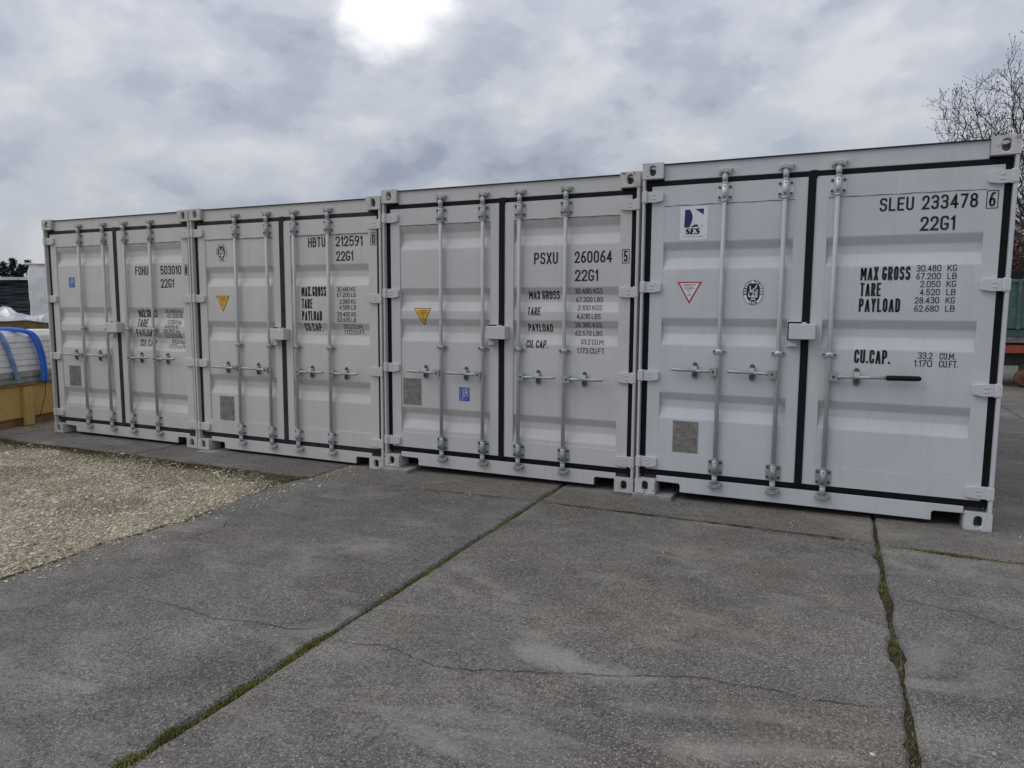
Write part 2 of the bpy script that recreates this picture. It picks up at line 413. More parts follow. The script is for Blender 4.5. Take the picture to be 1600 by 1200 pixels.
def spall(y, c, wd, amt): return amt*math.exp(-((y-c)/wd)**2)*SPR.uniform(0.55, 1.15)
sid = 0
for j, (ya, yb) in enumerate(YR):
    for i in range(len(XJ)-1):
        sid += 1
        x0, x1 = XJ[i], XJ[i+1]; g0, g1 = GAP.get(x0, 0.007), GAP.get(x1, 0.007)
        cross = lambda x, s: (ty(x) + s*(0.014 if x < 1.73 else 0.019))
        A = (x0+g0, ya+0.007 if ya is not None else cross(x0+0.01, 1)); B = (x1-g1, ya+0.007 if ya is not None else cross(x1-0.01, 1))
        C = (x1-g1, yb-0.007 if yb is not None else cross(x1-0.01, -1)); D = (x0+g0, yb-0.007 if yb is not None else cross(x0+0.01, -1))
        poly = jag(A, B, 0.008, sid*10+1) + jag(B, C, 0.008, sid*10+2) + jag(C, D, 0.008, sid*10+3)
        if j == 1 and i == 0:
            left = []
            pts = [D] + GEDGE[::-1] + [A]
            for a, c in zip(pts[:-1], pts[1:]): left += jag(a, c, 0.016, sid*10+4, 0.04)
            poly += left
        else:
            poly += jag(D, A, 0.006, sid*10+4)
        if j == 1 and x1 == 1.73:
            poly = [(x - spall(y,-2.13,0.11,0.042) - spall(y,-1.42,0.16,0.024) - spall(y,-0.80,0.10,0.03) - spall(y,-2.95,0.2,0.02) if x > 1.55 else x, y) for x, y in poly]
        if j == 1 and x0 == 1.73:
            poly = [(x + spall(y,-2.2,0.14,0.022) + spall(y,-1.55,0.12,0.018) if x < 1.9 else x, y) for x, y in poly]
            poly = [(x, y - spall(x,2.12,0.16,0.022) if y > -0.8 else y) for x, y in poly]
        dz = random.Random(sid).uniform(-0.003, 0.003)
        o = slab(poly, sid, lambda x: gz(x)+dz).build('concrete_slab', CONC[(sid*7+j) % 2 if j < 2 else 2], pavement)
for (x0, x1) in ((-7.74, -5.335), (-5.325, -2.93)):
    for (ya, yb) in ((-0.425, 4.17), (4.18, 8.8)):
        sid += 1
        A, B, C, D = (x0, ya), (x1, ya), (x1, yb), (x0, yb)
        poly = jag(A, B, 0.016 if ya < 0 else 0.004, sid*10+1) + jag(B, C, 0.004, sid*10+2) + jag(C, D, 0.004, sid*10+3) + jag(D, A, 0.012, sid*10+4)
        slab(poly, sid, gz).build('concrete_slab', CONC[sid % 2], pavement)

def ribbon(b, pts, width, zf, seed, jit=0.008, step=0.03):
    r = random.Random(seed); P = []
    for a, c in zip(pts[:-1], pts[1:]):
        a, c = Vector(a), Vector(c); n = max(1, int((c-a).length/step))
        for k in range(n): P.append(a+(c-a)*k/n + Vector((r.uniform(-jit, jit), r.uniform(-jit, jit))))
    P.append(Vector(pts[-1])); vs = []
    for i, p in enumerate(P):
        d = (P[min(i+1, len(P)-1)]-P[max(0, i-1)]).normalized(); nr = Vector((-d.y, d.x)); wd = width*r.uniform(0.25, 1.0)*min(1, 0.2+i*0.2, 0.2+(len(P)-1-i)*0.2)
        for s in (-1, 1): q = p+nr*s*wd/2; vs.append((q.x, q.y, zf(q.x)+0.0045))
    b.add(vs, [(2*i, 2*i+1, 2*i+3, 2*i+2)[::-1] for i in range(len(P)-1)])
for k, (pts, wd) in enumerate([
    ([(-1.94,-3.04),(-1.62,-3.05),(-1.31,-3.08),(-1.09,-3.03),(-0.9,-3.03),(-0.72,-2.95)], 0.006),
    ([(-0.6,-3.03),(-0.5,-3.04),(-0.37,-2.99),(-0.1,-3.06),(0.07,-3.04),(0.23,-2.98),(0.65,-2.84),(0.97,-2.71),(1.09,-2.72),(1.24,-2.7),(1.44,-2.71),(1.57,-2.69),(1.69,-2.66)], 0.006),
    ([(1.76,-1.47),(1.89,-1.53),(2.06,-1.56),(2.21,-1.68),(2.5,-1.74)], 0.006),
    ([(1.70,-0.82),(1.58,-0.70),(1.50,-0.74)], 0.008), ([(1.66,-0.95),(1.58,-0.86),(1.56,-0.74)], 0.006),
    ([(-2.60,-1.75),(-2.45,-1.95),(-2.50,-2.3)], 0.006), ([(-2.0,-0.62),(-1.6,-0.50),(-1.44,-0.46)], 0.006),
    ([(1.0,-0.52),(1.1,-0.62),(1.22,-0.60)], 0.005)]):
    b = MB(); ribbon(b, pts, wd, gz, 300+k); b.build('crack', DIRT, pavement)

# soil that fills the cross joint nearly flush
for k, (xa, xb, wd) in enumerate(((-2.2, -0.70, 0.020), (-0.66, 1.71, 0.034))):
    b = MB(); n_ = 10; ribbon(b, [(xa+(xb-xa)*q/n_, ty(xa+(xb-xa)*q/n_)+0.006*math.sin(q*2.1+k)) for q in range(n_+1)], wd, lambda x: gz(x)-0.003, 500+k, 0.005, 0.05); b.build('joint_soil', DIRT, pavement)

# gravel yard on the left
def gy(x, y):
    base = gz(max(x, -9.0)) - 0.020 - 0.012*max(0.0, min(1.0, (-y-0.3)/0.8))
    return base + 0.012*math.sin(x*1.9+0.7*y) * math.cos(y*1.6) + 0.006*math.sin(5.1*x)*math.sin(4.3*y+1)
xs = np.concatenate([np.linspace(-60, -11, 30), np.linspace(-10.8, -2.80, 90)]); ys = np.concatenate([np.linspace(-30, -6, 16), np.linspace(-5.8, 0.6, 72), np.linspace(0.8, 60, 40)])
xs = xs[xs < -2.79]
vs = []
for y in ys:
    for x in xs:
        z = gy(x, y)
        if -7.70 < x and -0.38 < y < 8.7: z -= 0.09
        vs.append((x, y, z))
nx = len(xs); fs = [(j*nx+i, j*nx+i+1, (j+1)*nx+i+1, (j+1)*nx+i) for j in range(len(ys)-1) for i in range(nx-1)]
b = MB(); b.add(vs, fs, 0, True)
struct(b.build('gravel_yard', YARD))

ICO = np.array([(0,0,1),(.894,0,.447),(.276,.851,.447),(-.724,.526,.447),(-.724,-.526,.447),(.276,-.851,.447),(.724,.526,-.447),(-.276,.851,-.447),(-.894,0,-.447),(-.276,-.851,-.447),(.724,-.526,-.447),(0,0,-1)])
ICF = np.array([(0,1,2),(0,2,3),(0,3,4),(0,4,5),(0,5,1),(1,6,2),(2,7,3),(3,8,4),(4,9,5),(5,10,1),(2,6,7),(3,7,8),(4,8,9),(5,9,10),(1,10,6),(6,11,7),(7,11,8),(8,11,9),(9,11,10),(10,11,6)])
def rocks(pts, size, flat=0.6):
    n = len(pts)
    q = RNG.normal(size=(n, 4)); q /= np.linalg.norm(q, axis=1)[:, None]
    a, bb, c, d = q.T
    M = np.stack([np.stack([1-2*(c*c+d*d), 2*(bb*c-a*d), 2*(bb*d+a*c)], 1), np.stack([2*(bb*c+a*d), 1-2*(bb*bb+d*d), 2*(c*d-a*bb)], 1), np.stack([2*(bb*d-a*c), 2*(c*d+a*bb), 1-2*(bb*bb+c*c)], 1)], 1)
    v = ICO[None] * RNG.uniform(0.65, 1.3, (n, 12, 1)) * RNG.uniform(0.6, 1.35, (n, 1, 3))
    v = np.einsum('nij,nkj->nki', M, v); v[:, :, 2] *= flat
    v = v*size[:, None, None] + pts[:, None, :]
    f = (ICF[None] + 12*np.arange(n)[:, None, None])
    return v.reshape(-1, 3), f.reshape(-1, 3)
def edge_x(y):
    return np.interp(y, [p[1] for p in GEDGE], [p[0] for p in GEDGE])
N = 66000
px = RNG.uniform(-9.0, -2.78, N*2); py = RNG.uniform(-4.6, -0.40, N*2)
keep = (px < edge_x(py)-0.015+RNG.normal(0, 0.012, N*2)) & (px > -3.6 - (py+4.6)*1.28)
dfar = -0.42 - py
keep &= RNG.uniform(0, 1, N*2) < np.clip(0.22 + dfar/0.45, 0.22, 1.0)
patch = np.sin(px*3.1+1.3*np.sin(py*2.3))*np.sin(py*3.7+px*1.1)
keep &= RNG.uniform(0, 1, N*2) < np.where(patch > 0.35, 0.30, 1.0)
px, py = px[keep][:N], py[keep][:N]
sz = np.clip(RNG.lognormal(math.log(0.0052), 0.5, len(px)), 0.003, 0.022)
pz = np.array([gy(x, y) for x, y in zip(px, py)]) + sz*0.15
v, f = rocks(np.stack([px, py, pz], 1), sz, 0.62)
o = link('gravel_stones', np_mesh('gravel_stones', v, f, STONE)); stuff(o, 'pale beige gravel spread left of the concrete slabs', 'gravel')

# loose grit on the concrete
n = 1500
px = np.where(np.arange(n) < 700, -2.88+np.abs(RNG.normal(0, 0.11, n)), RNG.uniform(-2.7, 3.2, n)); py = RNG.uniform(-4.4, 0.1, n)
v, f = rocks(np.stack([px, py, np.array([gz(x) for x in px])+0.003], 1), np.clip(RNG.lognormal(math.log(0.0028), 0.5, n), 0.0015, 0.011)*np.where(np.arange(n) < 700, 1.8, 1.0), 0.7)
o = link('loose_grit', np_mesh('loose_grit', v, f, STONE)); stuff(o, 'small pale chips of grit scattered on the concrete slabs', 'grit')

def blades(pts, h, wd, lean=0.8):
    n = len(pts); a = RNG.uniform(0, 6.283, n); l = RNG.uniform(0, lean, n)*h; t = RNG.uniform(0, 6.283, n)
    dx, dy = np.cos(a)*wd/2, np.sin(a)*wd/2
    v = np.zeros((n, 3, 3)); v[:, 0] = pts; v[:, 1] = pts; v[:, 2] = pts
    v[:, 0, 0] -= dx; v[:, 0, 1] -= dy; v[:, 1, 0] += dx; v[:, 1, 1] += dy
    v[:, 2, 0] += np.cos(t)*l; v[:, 2, 1] += np.sin(t)*l; v[:, 2, 2] += h
    return v.reshape(-1, 3), np.arange(3*n).reshape(n, 3)
def moss(name, label, pts, hmin, hmax, mat, wd=(0.003, 0.007)):
    n = len(pts)
    v, f = blades(pts, RNG.uniform(hmin, hmax, n), RNG.uniform(*wd, n))
    o = link(name, np_mesh(name, v, f, mat)); stuff(o, label, 'moss')
def gzv(x): return np.where(x > -2.92, -0.039+0.0037*x, -0.0498+(-2.92-x)*0.01)
# long joint
n = 34000
y = RNG.uniform(-5.0, 0.0, n)
brk = np.clip(0.55+0.9*np.sin(y*21+2*np.sin(y*8))*np.sin(y*6.3+1), 0.05, 1.3)
den = 0.16*brk + 0.95*np.exp(-((y+4.0)/0.33)**2)*(0.35+0.65*np.clip(brk, 0, 1)) + 0.75*np.exp(-((y+3.13)/0.16)**2) + 0.5*np.exp(-((y+3.5)/0.1)**2) + 0.25*np.exp(-((y+2.2)/0.7)**2)*(0.5+0.5*np.sin(y*17)) + 0.3*np.exp(-((y+0.95)/0.12)**2)
kp = RNG.uniform(0, 1, n) < den; y = y[kp]; den = den[kp]
wdt = 0.009 + 0.020*np.clip(den, 0, 1)
x = -0.68 + RNG.normal(0, 1, len(y))*wdt*0.62 + 0.004*np.sin(y*9) - 0.012*np.clip(den-0.5, 0, 1)
z = np.where(np.abs(x+0.68) < 0.024, gzv(x)-0.016+0.014*np.clip(den, 0, 1), gzv(x)-0.002)
moss('joint_moss', 'green moss and grass in the long slab joint running to the front edge', np.stack([x, y, z], 1), 0.004, 0.013, MOSS, (0.004, 0.009))
# right joint and cross joint
n = 9000
y = RNG.uniform(-4.2, -0.5, n)
den = 0.05 + (0.9*np.exp(-((y+2.13)/0.12)**2) + 0.7*np.exp(-((y+1.42)/0.15)**2))*np.clip(0.55+0.8*np.sin(y*31+3*np.sin(y*9)), 0.1, 1.1) + 0.4*np.exp(-((y+0.75)/0.1)**2) + 0.3*np.exp(-((y+2.9)/0.1)**2)
kp = RNG.uniform(0, 1, n) < den; y = y[kp]; den = den[kp]
x = 1.728 - 0.018*np.clip(den, 0, 1)*np.where(y > -3, 1, 0.3) + RNG.uniform(-1, 1, len(y))*(0.010+0.026*np.clip(den, 0, 1))
moss('joint_moss', 'olive moss in the broken slab joint below the rightmost container', np.stack([x, y, gzv(x)-0.019+0.010*np.clip(den,0,1)], 1), 0.006, 0.018, MOSS)
n = 7000
x = RNG.uniform(1.74, 4.1, n)
den = 0.25 + np.exp(-((x-2.12)/0.18)**2) + 0.6*np.exp(-((x-2.6)/0.2)**2)
kp = RNG.uniform(0, 1, n) < den; x = x[kp]; den = den[kp]
y = -0.555-(x-1.73)*0.09 - 0.006*np.clip(den,0,1) + RNG.uniform(-1, 1, len(x))*(0.012+0.012*np.clip(den, 0, 1))
moss('joint_moss', 'dark olive moss in the cross joint at the right edge of the photo', np.stack([x, y, gzv(x)-0.018+0.010*np.clip(den,0,1)], 1), 0.005, 0.016, MOSS)
# brown moss and dead grass at the gravel border
n = 42000
x = RNG.uniform(-7.7, -2.9, n); y = -0.43 - np.abs(RNG.normal(0, 1, n))*(0.05+0.15*np.clip((x+7.9)/3, 0, 1)*(0.6+0.4*np.sin(x*3.3)))
kp = x < edge_x(y)-0.0; x, y = x[kp], y[kp]
zz = np.array([gy(a, c) for a, c in zip(x, y)])
moss('border_moss', 'brown and olive moss band between the gravel and the slab under the containers', np.stack([x, y, zz-0.003], 1), 0.005, 0.016, MOSSD, (0.004, 0.009))
n = 60000
x = RNG.uniform(-8.6, -2.9, n); y = RNG.uniform(-4.4, -0.45, n)
pt = np.sin(x*3.1+1.3*np.sin(y*2.3))*np.sin(y*3.7+x*1.1) + 0.45*np.sin(x*11+2*np.sin(y*7))*np.sin(y*13+x*3)
kp = (x < edge_x(y)-0.01) & (x > -3.6-(y+4.6)*1.28) & (RNG.uniform(0, 1, n) < np.clip((pt-0.12)*1.6, 0.07, 1)); x, y = x[kp], y[kp]
zz = np.array([gy(a, c) for a, c in zip(x, y)])
moss('gravel_weeds', 'flecks of dead grass and moss growing through the gravel', np.stack([x, y, zz], 1), 0.004, 0.014, MOSSD, (0.003, 0.008))
n = 9000
y = RNG.uniform(-4.6, -0.42, n); x = edge_x(y) - 0.01 - np.abs(RNG.normal(0, 1, n))*0.022*(0.6+0.8*(np.sin(y*5) > -0.2)) - (y > -0.9)*np.abs(RNG.normal(0, 0.10, n))
zz = np.array([gy(a, c) for a, c in zip(x, y)])
moss('border_moss', 'thin moss line along the ragged edge of the left concrete slab', np.stack([x, y, zz-0.002], 1), 0.006, 0.024, MOSSD, (0.004, 0.008))

# ------------------------------------------------------------------ stencil-like lettering (stroke font)
Wd = 0.42
GL = {
'A': (0.48, [[(0,0),(.24,1),(.48,0)], [(.08,.30),(.40,.30)]]),
'B': (Wd, [[(0,.53,0),(.36,.53),(.42,.53,.2),(.42,0,.2),(0,0,0),(0,1,0),(.39,1,.2),(.39,.53,.2),(.3,.53)]]),
'C': (Wd, [[(.42,.74),(.42,1,.2),(0,1,.2),(0,0,.2),(.42,0,.2),(.42,.26)]]),
'D': (Wd, [[(.2,0),(.42,0,.2),(.42,1,.2),(0,1,0),(0,0,0),(.21,0)]]),
'E': (.38, [[(.38,1),(0,1,0),(0,0,0),(.38,0)], [(0,.52),(.32,.52)]]),
'F': (.38, [[(.38,1),(0,1,0),(0,0)], [(0,.52),(.32,.52)]]),
'G': (Wd, [[(.42,.84),(.42,1,.16),(0,1,.2),(0,0,.2),(.42,0,.2),(.42,.42,0),(.26,.42)]]),
'H': (Wd, [[(0,0),(0,1)], [(.42,0),(.42,1)], [(0,.52),(.42,.52)]]),
'I': (.001, [[(0,0),(0,1)]]),
'K': (Wd, [[(0,0),(0,1)], [(.42,1),(.02,.42)], [(.14,.58),(.44,0)]]),
'L': (.36, [[(0,1),(0,0,0),(.36,0)]]),
'M': (.66, [[(0,0),(0,1,0),(.33,.32,0),(.66,1,0),(.66,0)]]),
'N': (Wd, [[(0,0),(0,1,0),(.42,0,0),(.42,1)]]),
'O': (Wd, [[(.21,1),(0,1,.2),(0,0,.2),(.42,0,.2),(.42,1,.2),(.21,1)]]),
'P': (Wd, [[(0,0),(0,1,0),(.42,1,.2),(.42,.46,.2),(0,.46)]]),
'R': (Wd, [[(0,0),(0,1,0),(.42,1,.2),(.42,.48,.2),(0,.48)], [(.2,.46),(.44,0)]]),
'S': (Wd, [[(.42,.84),(.42,1,.16),(0,1,.2),(0,.53,.2),(.42,.53,.2),(.42,0,.2),(0,0,.16),(0,.16)]]),
'T': (.40, [[(0,1),(.40,1)], [(.20,0),(.20,1)]]),
'U': (Wd, [[(0,1),(0,0,.2),(.42,0,.2),(.42,1)]]),
'V': (Wd, [[(0,1),(.21,0,0),(.42,1)]]),
'X': (Wd, [[(0,0),(.42,1)], [(0,1),(.42,0)]]),
'Y': (Wd, [[(0,1),(.21,.45),(.21,0)], [(.42,1),(.21,.45)]]),
'Z': (Wd, [[(0,1),(.42,1,0),(0,0,0),(.42,0)]]),
'1': (.14, [[(0,.80),(.14,1,0),(.14,0)]]),
'2': (.40, [[(0,.74),(0,1,.2),(.40,1,.2),(.40,.58,.16),(0,.0,0),(.42,0)]]),
'3': (.40, [[(0,.85),(0,1,.15),(.40,1,.2),(.40,.53,.18),(.14,.53)], [(.14,.53),(.40,.53,.18),(.40,0,.2),(0,0,.15),(0,.15)]]),
'4': (.42, [[(.31,0),(.31,1,0),(0,.27,0),(.44,.27)]]),
'5': (.40, [[(.38,1),(.03,1,0),(0,.50,0),(.20,.60,.1),(.40,.56,.18),(.40,0,.2),(0,0,.15),(0,.15)]]),
'6': (.40, [[(.36,1),(.20,1,.1),(0,.46,.2),(0,0,.2),(.40,0,.2),(.40,.55,.2),(0,.55,.2),(0,.35)]]),
'7': (.40, [[(0,1),(.40,1,0),(.12,0)]]),
'8': (.40, [[(.20,.54),(.02,.54,.18),(.02,1,.18),(.38,1,.18),(.38,.54,.18),(.20,.54)], [(.20,.54),(0,.54,.2),(0,0,.2),(.40,0,.2),(.40,.54,.2),(.20,.54)]]),
'9': (.40, [[(.04,0),(.20,0,.1),(.40,.54,.2),(.40,1,.2),(0,1,.2),(0,.45,.2),(.40,.45,.2),(.40,.65)]]),
'.': (.0, [[(0,.03),(0,.04)]]),
',': (.02, [[(.03,.14),(-.03,-.14)]]),
'k': (.34, [[(0,0),(0,1)], [(.32,.66),(.02,.28)], [(.12,.40),(.34,0)]]),
'g': (.36, [[(.36,.66),(0,.66,.17),(0,0,.17),(.36,0,.1)], [(.36,.68),(.36,-.28,.17),(0,-.28,.1)]]),
'l': (.001, [[(0,0),(0,1)]]),
'b': (.36, [[(0,1),(0,0,0),(.36,0,.17),(.36,.66,.17),(0,.66)]]),
'c': (.34, [[(.34,.5),(.34,.68,.17),(0,.68,.17),(0,0,.17),(.34,0,.17),(.34,.16)]]),
'u': (.34, [[(0,.68),(0,0,.17),(.34,0,.1)], [(.34,.68),(.34,0)]]),
'm': (.52, [[(0,0),(0,.68,0),(.26,.68,.12),(.26,0)], [(.26,.62),(.30,.68,.1),(.52,.68,.12),(.52,0)]]),
'f': (.24, [[(.26,1),(.08,1,.1),(.08,0)], [(0,.64),(.24,.64)]]),
't': (.24, [[(.08,1),(.08,0,.1),(.26,0)], [(0,.64),(.24,.64)]]),
}
GL['0'] = GL['O']
def roundpath(pts):
    out = []
    for i, p in enumerate(pts):
        r = p[2] if len(p) > 2 else 0
        if i in (0, len(pts)-1) or not r: out.append(Vector(p[:2])); continue
        P = Vector(p[:2]); a = Vector(pts[i-1][:2])-P; c = Vector(pts[i+1][:2])-P
        k = min(r, a.length*0.5 if len(pts[i-1]) > 2 and pts[i-1][2] else a.length, c.length*0.5 if len(pts[i+1]) > 2 and pts[i+1][2] else c.length)
        p0, p1 = P+a.normalized()*k, P+c.normalized()*k
        for s in range(6):
            t = s/5; q_ = p0*(1-t)**2 + P*2*t*(1-t) + p1*t*t; out.append(q_ + ((p0+p1)/2-P)*0.172*(4*t*(1-t))**1.2*0.5)
    res = [out[0]]
    for q in out[1:]:
        if (q-res[-1]).length > 1e-4: res.append(q)
    return res
def stroke(b, pts, th, yf, off, mi=0):
    """flat ribbon along pts (u, v), following the surface yf(u, v)"""
    P = []
    for a, c in zip(pts[:-1], pts[1:]):
        n = max(1, int((c-a).length/0.012))
        for k in range(n): P.append(a+(c-a)*k/n)
    P.append(pts[-1]); vs = []; n = len(P)
    for i, p in enumerate(P):
        d0 = (p-P[i-1]).normalized() if i else None; d1 = (P[i+1]-p).normalized() if i < n-1 else None
        if d0 is None: nr = Vector((-d1.y, d1.x)); k = 1
        elif d1 is None: nr = Vector((-d0.y, d0.x)); k = 1
        else:
            m = d0+d1
            if m.length < 0.3: nr = Vector((-d0.y, d0.x)); k = 1
            else:
                m.normalize(); nr = Vector((-m.y, m.x)); k = min(2.0, 1/max(0.35, nr.dot(Vector((-d0.y, d0.x)))))
        for s in (1, -1):
            q = p+nr*s*k*th/2; vs.append((q.x, yf(q.x, q.y)-off, q.y))
    b.add(vs, [(2*i, 2*i+1, 2*i+3, 2*i+2) for i in range(n-1)], mi)
def text(b, s, u0, u1, v0, h, yf, th=0.14, off=0.0016, mi=0):
    t = (th if h > 0.05 else th*0.86)*h
    body = [c for c in s if c != ' ']; nsp = s.count(' ')
    space = 0.26*h*min(1.0, (u1-u0)/(len(s)*0.55*h)); gapr = min(0.12*h, 0.20*(u1-u0)/len(s))
    sw = sum(GL[c][0] for c in body)
    sx = (u1-u0-t-nsp*space-(len(body)-1)*(t+gapr))/max(sw, 1e-6); x = u0+t/2; k = 0
    for ch in s:
        if ch == ' ': x += space; continue
        for st in GL[ch][1]:
            pts = [Vector((x+q.x*sx, v0+t/2+q.y*(h-t))) for q in roundpath(st)]
            pts[0] = pts[0]+(pts[0]-pts[1]).normalized()*t/2; pts[-1] = pts[-1]+(pts[-1]-pts[-2]).normalized()*t/2
            stroke(b, pts, t, yf, off+0.0002*(k % 3), mi); k += 1
        x += GL[ch][0]*sx+t+gapr
def drape(b, poly, yf, off, mi=0, step=0.008):
    """convex polygon (u, v) cut into thin level strips that follow the surface"""
    vmin, vmax = min(p[1] for p in poly), max(p[1] for p in poly)
    lv = sorted(set([vmin, vmax] + [vmin+(vmax-vmin)*k/max(2, int((vmax-vmin)/step)) for k in range(max(2, int((vmax-vmin)/step)))]))
    rows = []
    for v in lv:
        xs = []
        for a, c in zip(poly, poly[1:]+poly[:1]):
            if abs(a[1]-c[1]) < 1e-9:
                if abs(a[1]-v) < 1e-9: xs += [a[0], c[0]]
            elif min(a[1], c[1])-1e-9 <= v <= max(a[1], c[1])+1e-9: xs.append(a[0]+(c[0]-a[0])*(v-a[1])/(c[1]-a[1]))
        rows.append((min(xs), max(xs), v))
    vs = []
    for l, r, v in rows: vs += [(l, yf(l, v)-off, v), (r, yf(r, v)-off, v)]
    b.add(vs, [(2*i, 2*i+1, 2*i+3, 2*i+2) for i in range(len(rows)-1)], mi)
def ell(cx, cy, rx, ry, n=28, p=2.0):
    return [(cx+rx*math.copysign(abs(math.cos(t))**(2/p), math.cos(t)), cy+ry*math.copysign(abs(math.sin(t))**(2/p), math.sin(t))) for t in [2*math.pi*k/n for k in range(n)]]

# ------------------------------------------------------------------ shipping containers
CW, CH, CL = 2.438, 2.591, 6.058
HF, DF = 0.045, 0.042                        # depth of header face and of door face behind the castings
DOORS = ((0.072, 1.194), (1.244, 2.366))
PANELS = ((0.170, 1.108), (1.330, 2.272))
VB, VT = 0.196, 2.418                        # door leaf bottom and top
PB, PT = 0.338, 2.266                        # recessed panel between the rails
CACHE = {}
def cached(key, fn):
    if key not in CACHE: CACHE[key] = fn()
    return CACHE[key]

def face_hole(b, o, ux, uy, w_, h_, rx, ry, depth, mi=0):
    """rectangular face (origin o, axes ux, uy) with a long round hole that goes in along the inner normal"""
    o, ux, uy = Vector(o), Vector(ux), Vector(uy); nin = -(ux.cross(uy)); n = 24
    out, inn = [], []
    for k in range(n):
        t = 2*math.pi*k/n; c, s = math.cos(t), math.sin(t)
        m = max(abs(c)/(w_/2), abs(s)/(h_/2)); out.append((w_/2+c/m, h_/2+s/m))
        # stadium
        if ry >= rx: inn.append((w_/2+rx*c, h_/2+rx*s+math.copysign(ry-rx, s) if abs(s) > 1e-9 else h_/2))
        else: inn.append((w_/2+ry*c+(math.copysign(rx-ry, c) if abs(c) > 1e-9 else 0), h_/2+ry*s))
    corners = [(0,0),(w_,0),(w_,h_),(0,h_)]
    # snap the nearest outer sample to each corner
    for cx, cy in corners:
        i = min(range(n), key=lambda i: (out[i][0]-cx)**2+(out[i][1]-cy)**2); out[i] = (cx, cy)
    P = lambda q, d=0: o+ux*q[0]+uy*q[1]+nin*d
    vs = [P(q) for q in out]+[P(q) for q in inn]+[P(q, depth) for q in inn]
    fs = [(k, (k+1) % n, (k+1) % n+n, k+n) for k in range(n)] + [(k+n, (k+1) % n+n, (k+1) % n+2*n, k+2*n) for k in range(n)]
    b.add(vs, fs, mi)
def casting_mesh(right, top, mat, front=True):
    b = MB(); w_, d_, h_ = 0.162, 0.178, 0.118
    # front face (y = 0), hole stands upright
    face_hole(b, (0,0,0), (1,0,0), (0,0,1), w_, h_, 0.0255, 0.040, 0.03)
    xs = w_ if right else 0
    if right: face_hole(b, (w_,0,0), (0,1,0), (0,0,1), d_, h_, 0.040, 0.0255, 0.03)
    else: face_hole(b, (0,d_,0), (0,-1,0), (0,0,1), d_, h_, 0.040, 0.0255, 0.03)
    xi = 0 if right else w_
    q = [(xi,0,0),(xi,d_,0),(xi,d_,h_),(xi,0,h_)]
    b.add(q, [(0,3,2,1) if right else (0,1,2,3)])
    b.add([(0,d_,0),(w_,d_,0),(w_,d_,h_),(0,d_,h_)], [(0,3,2,1)])
    if top:
        face_hole(b, (0,0,h_), (1,0,0), (0,1,0), w_, d_, 0.03, 0.058, 0.028); b.add([(0,0,0),(w_,0,0),(w_,d_,0),(0,d_,0)], [(0,3,2,1)])
    else:
        face_hole(b, (0,d_,0), (1,0,0), (0,-1,0), w_, d_, 0.03, 0.058, 0.028); b.add([(0,0,h_),(w_,0,h_),(w_,d_,h_),(0,d_,h_)], [(0,1,2,3)])
    me = b.mesh('corner_casting', mat)
    bm = bmesh.new(); bm.from_mesh(me); bmesh.ops.remove_doubles(bm, verts=bm.verts, dist=1e-5)
    bm.to_mesh(me); bm.free()
    return me

def hexbolt(b, u, v, y, r=0.008, t=0.007, mi=1):
    n = 6
    b.prism_y([(u+r*math.cos(k*math.pi/3+0.3), v+r*math.sin(k*math.pi/3+0.3)) for k in range(n)], y-t, y, mi)
def rod_bracket_mesh(mats):
    b = MB()                                        # origin: rod axis at the bracket's middle; y = 0 is the rod axis
    b.prism_y([(-.050,-.056),(.050,-.056),(.054,-.050),(.054,.050),(.050,.056),(-.050,.056),(-.054,.050),(-.054,-.050)], 0.017, 0.0235, 0)
    b.tube([(0,0,-.062),(0,0,.062)], 0.0205, 16, True, 0)
    b.box(-.024, .024, 0.002, 0.0175, -.058, .058, 0)
    for s in (-1, 1):
        for q in (-1, 1): hexbolt(b, s*.039, q*.037, 0.017, 0.0105, 0.010, 1)
        b.prism_y([(.0055*math.cos(k*.785), s*.037+.0055*math.sin(k*.785)) for k in range(8)], -0.0211, -0.017, 2)
    b.tube([(0,0,.060),(0,0,.068)], 0.0225, 16, True, 0); b.tube([(0,0,-.068),(0,0,-.060)], 0.0225, 16, True, 0)
    return b.mesh('rod_bracket', mats)
def guide_mesh(mats):
    b = MB()
    b.prism_y([(-.050,-.014),(.050,-.014),(.053,-.008),(.053,.008),(.050,.014),(-.050,.014),(-.053,.008),(-.053,-.008)], 0.015, 0.0235, 0)
    b.tube([(0,0,-.016),(0,0,.016)], 0.0225, 16, True, 0)
    b.box(-.024, .024, 0.002, 0.016, -.0145, .0145, 0)
    for s in (-1, 1): hexbolt(b, s*.038, 0, 0.015, 0.0085, 0.007, 1)
    b.prism_y([(.0055*math.cos(k*.785), .0055*math.sin(k*.785)) for k in range(8)], -0.0232, -0.019, 2)
    return b.mesh('rod_guide', mats)
def keeper_mesh(mats, up):
    b = MB(); s = 1 if up else -1                   # y = 0 is the header face
    b.prism_y([(-.042,-.024),(.042,-.024),(.046,-.018),(.046,.018),(.042,.024),(-.042,.024),(-.046,.018),(-.046,-.018)], -0.008, 0.0, 0)
    for k, (cu, cv) in enumerate(((-.030, .004*s), (.030, -.004*s))):
        b.tube([(cu, -0.004, cv), (cu, -0.034, cv)], [0.0165, 0.0135], 12, True, 0)
        b.box(cu-.011, cu+.011, -0.040, -0.030, cv-.010+.012*s, cv+.010+.012*s, 0)
    b.tube([(0, -0.026, -.040*s), (0, -0.026, .018*s)], 0.0155, 14, True, 1)
    b.prism_y([(-.020,-.006*s),(.024,-.012*s),(.028,.012*s),(-.014,.016*s)][::s], -0.046, -0.012, 1)
    b.box(-.050, -.034, -0.024, -0.002, -.018, -.004, 1); b.box(.036, .052, -0.026, -0.002, .002, .018, 1)
    return b.mesh('cam_keeper', mats)
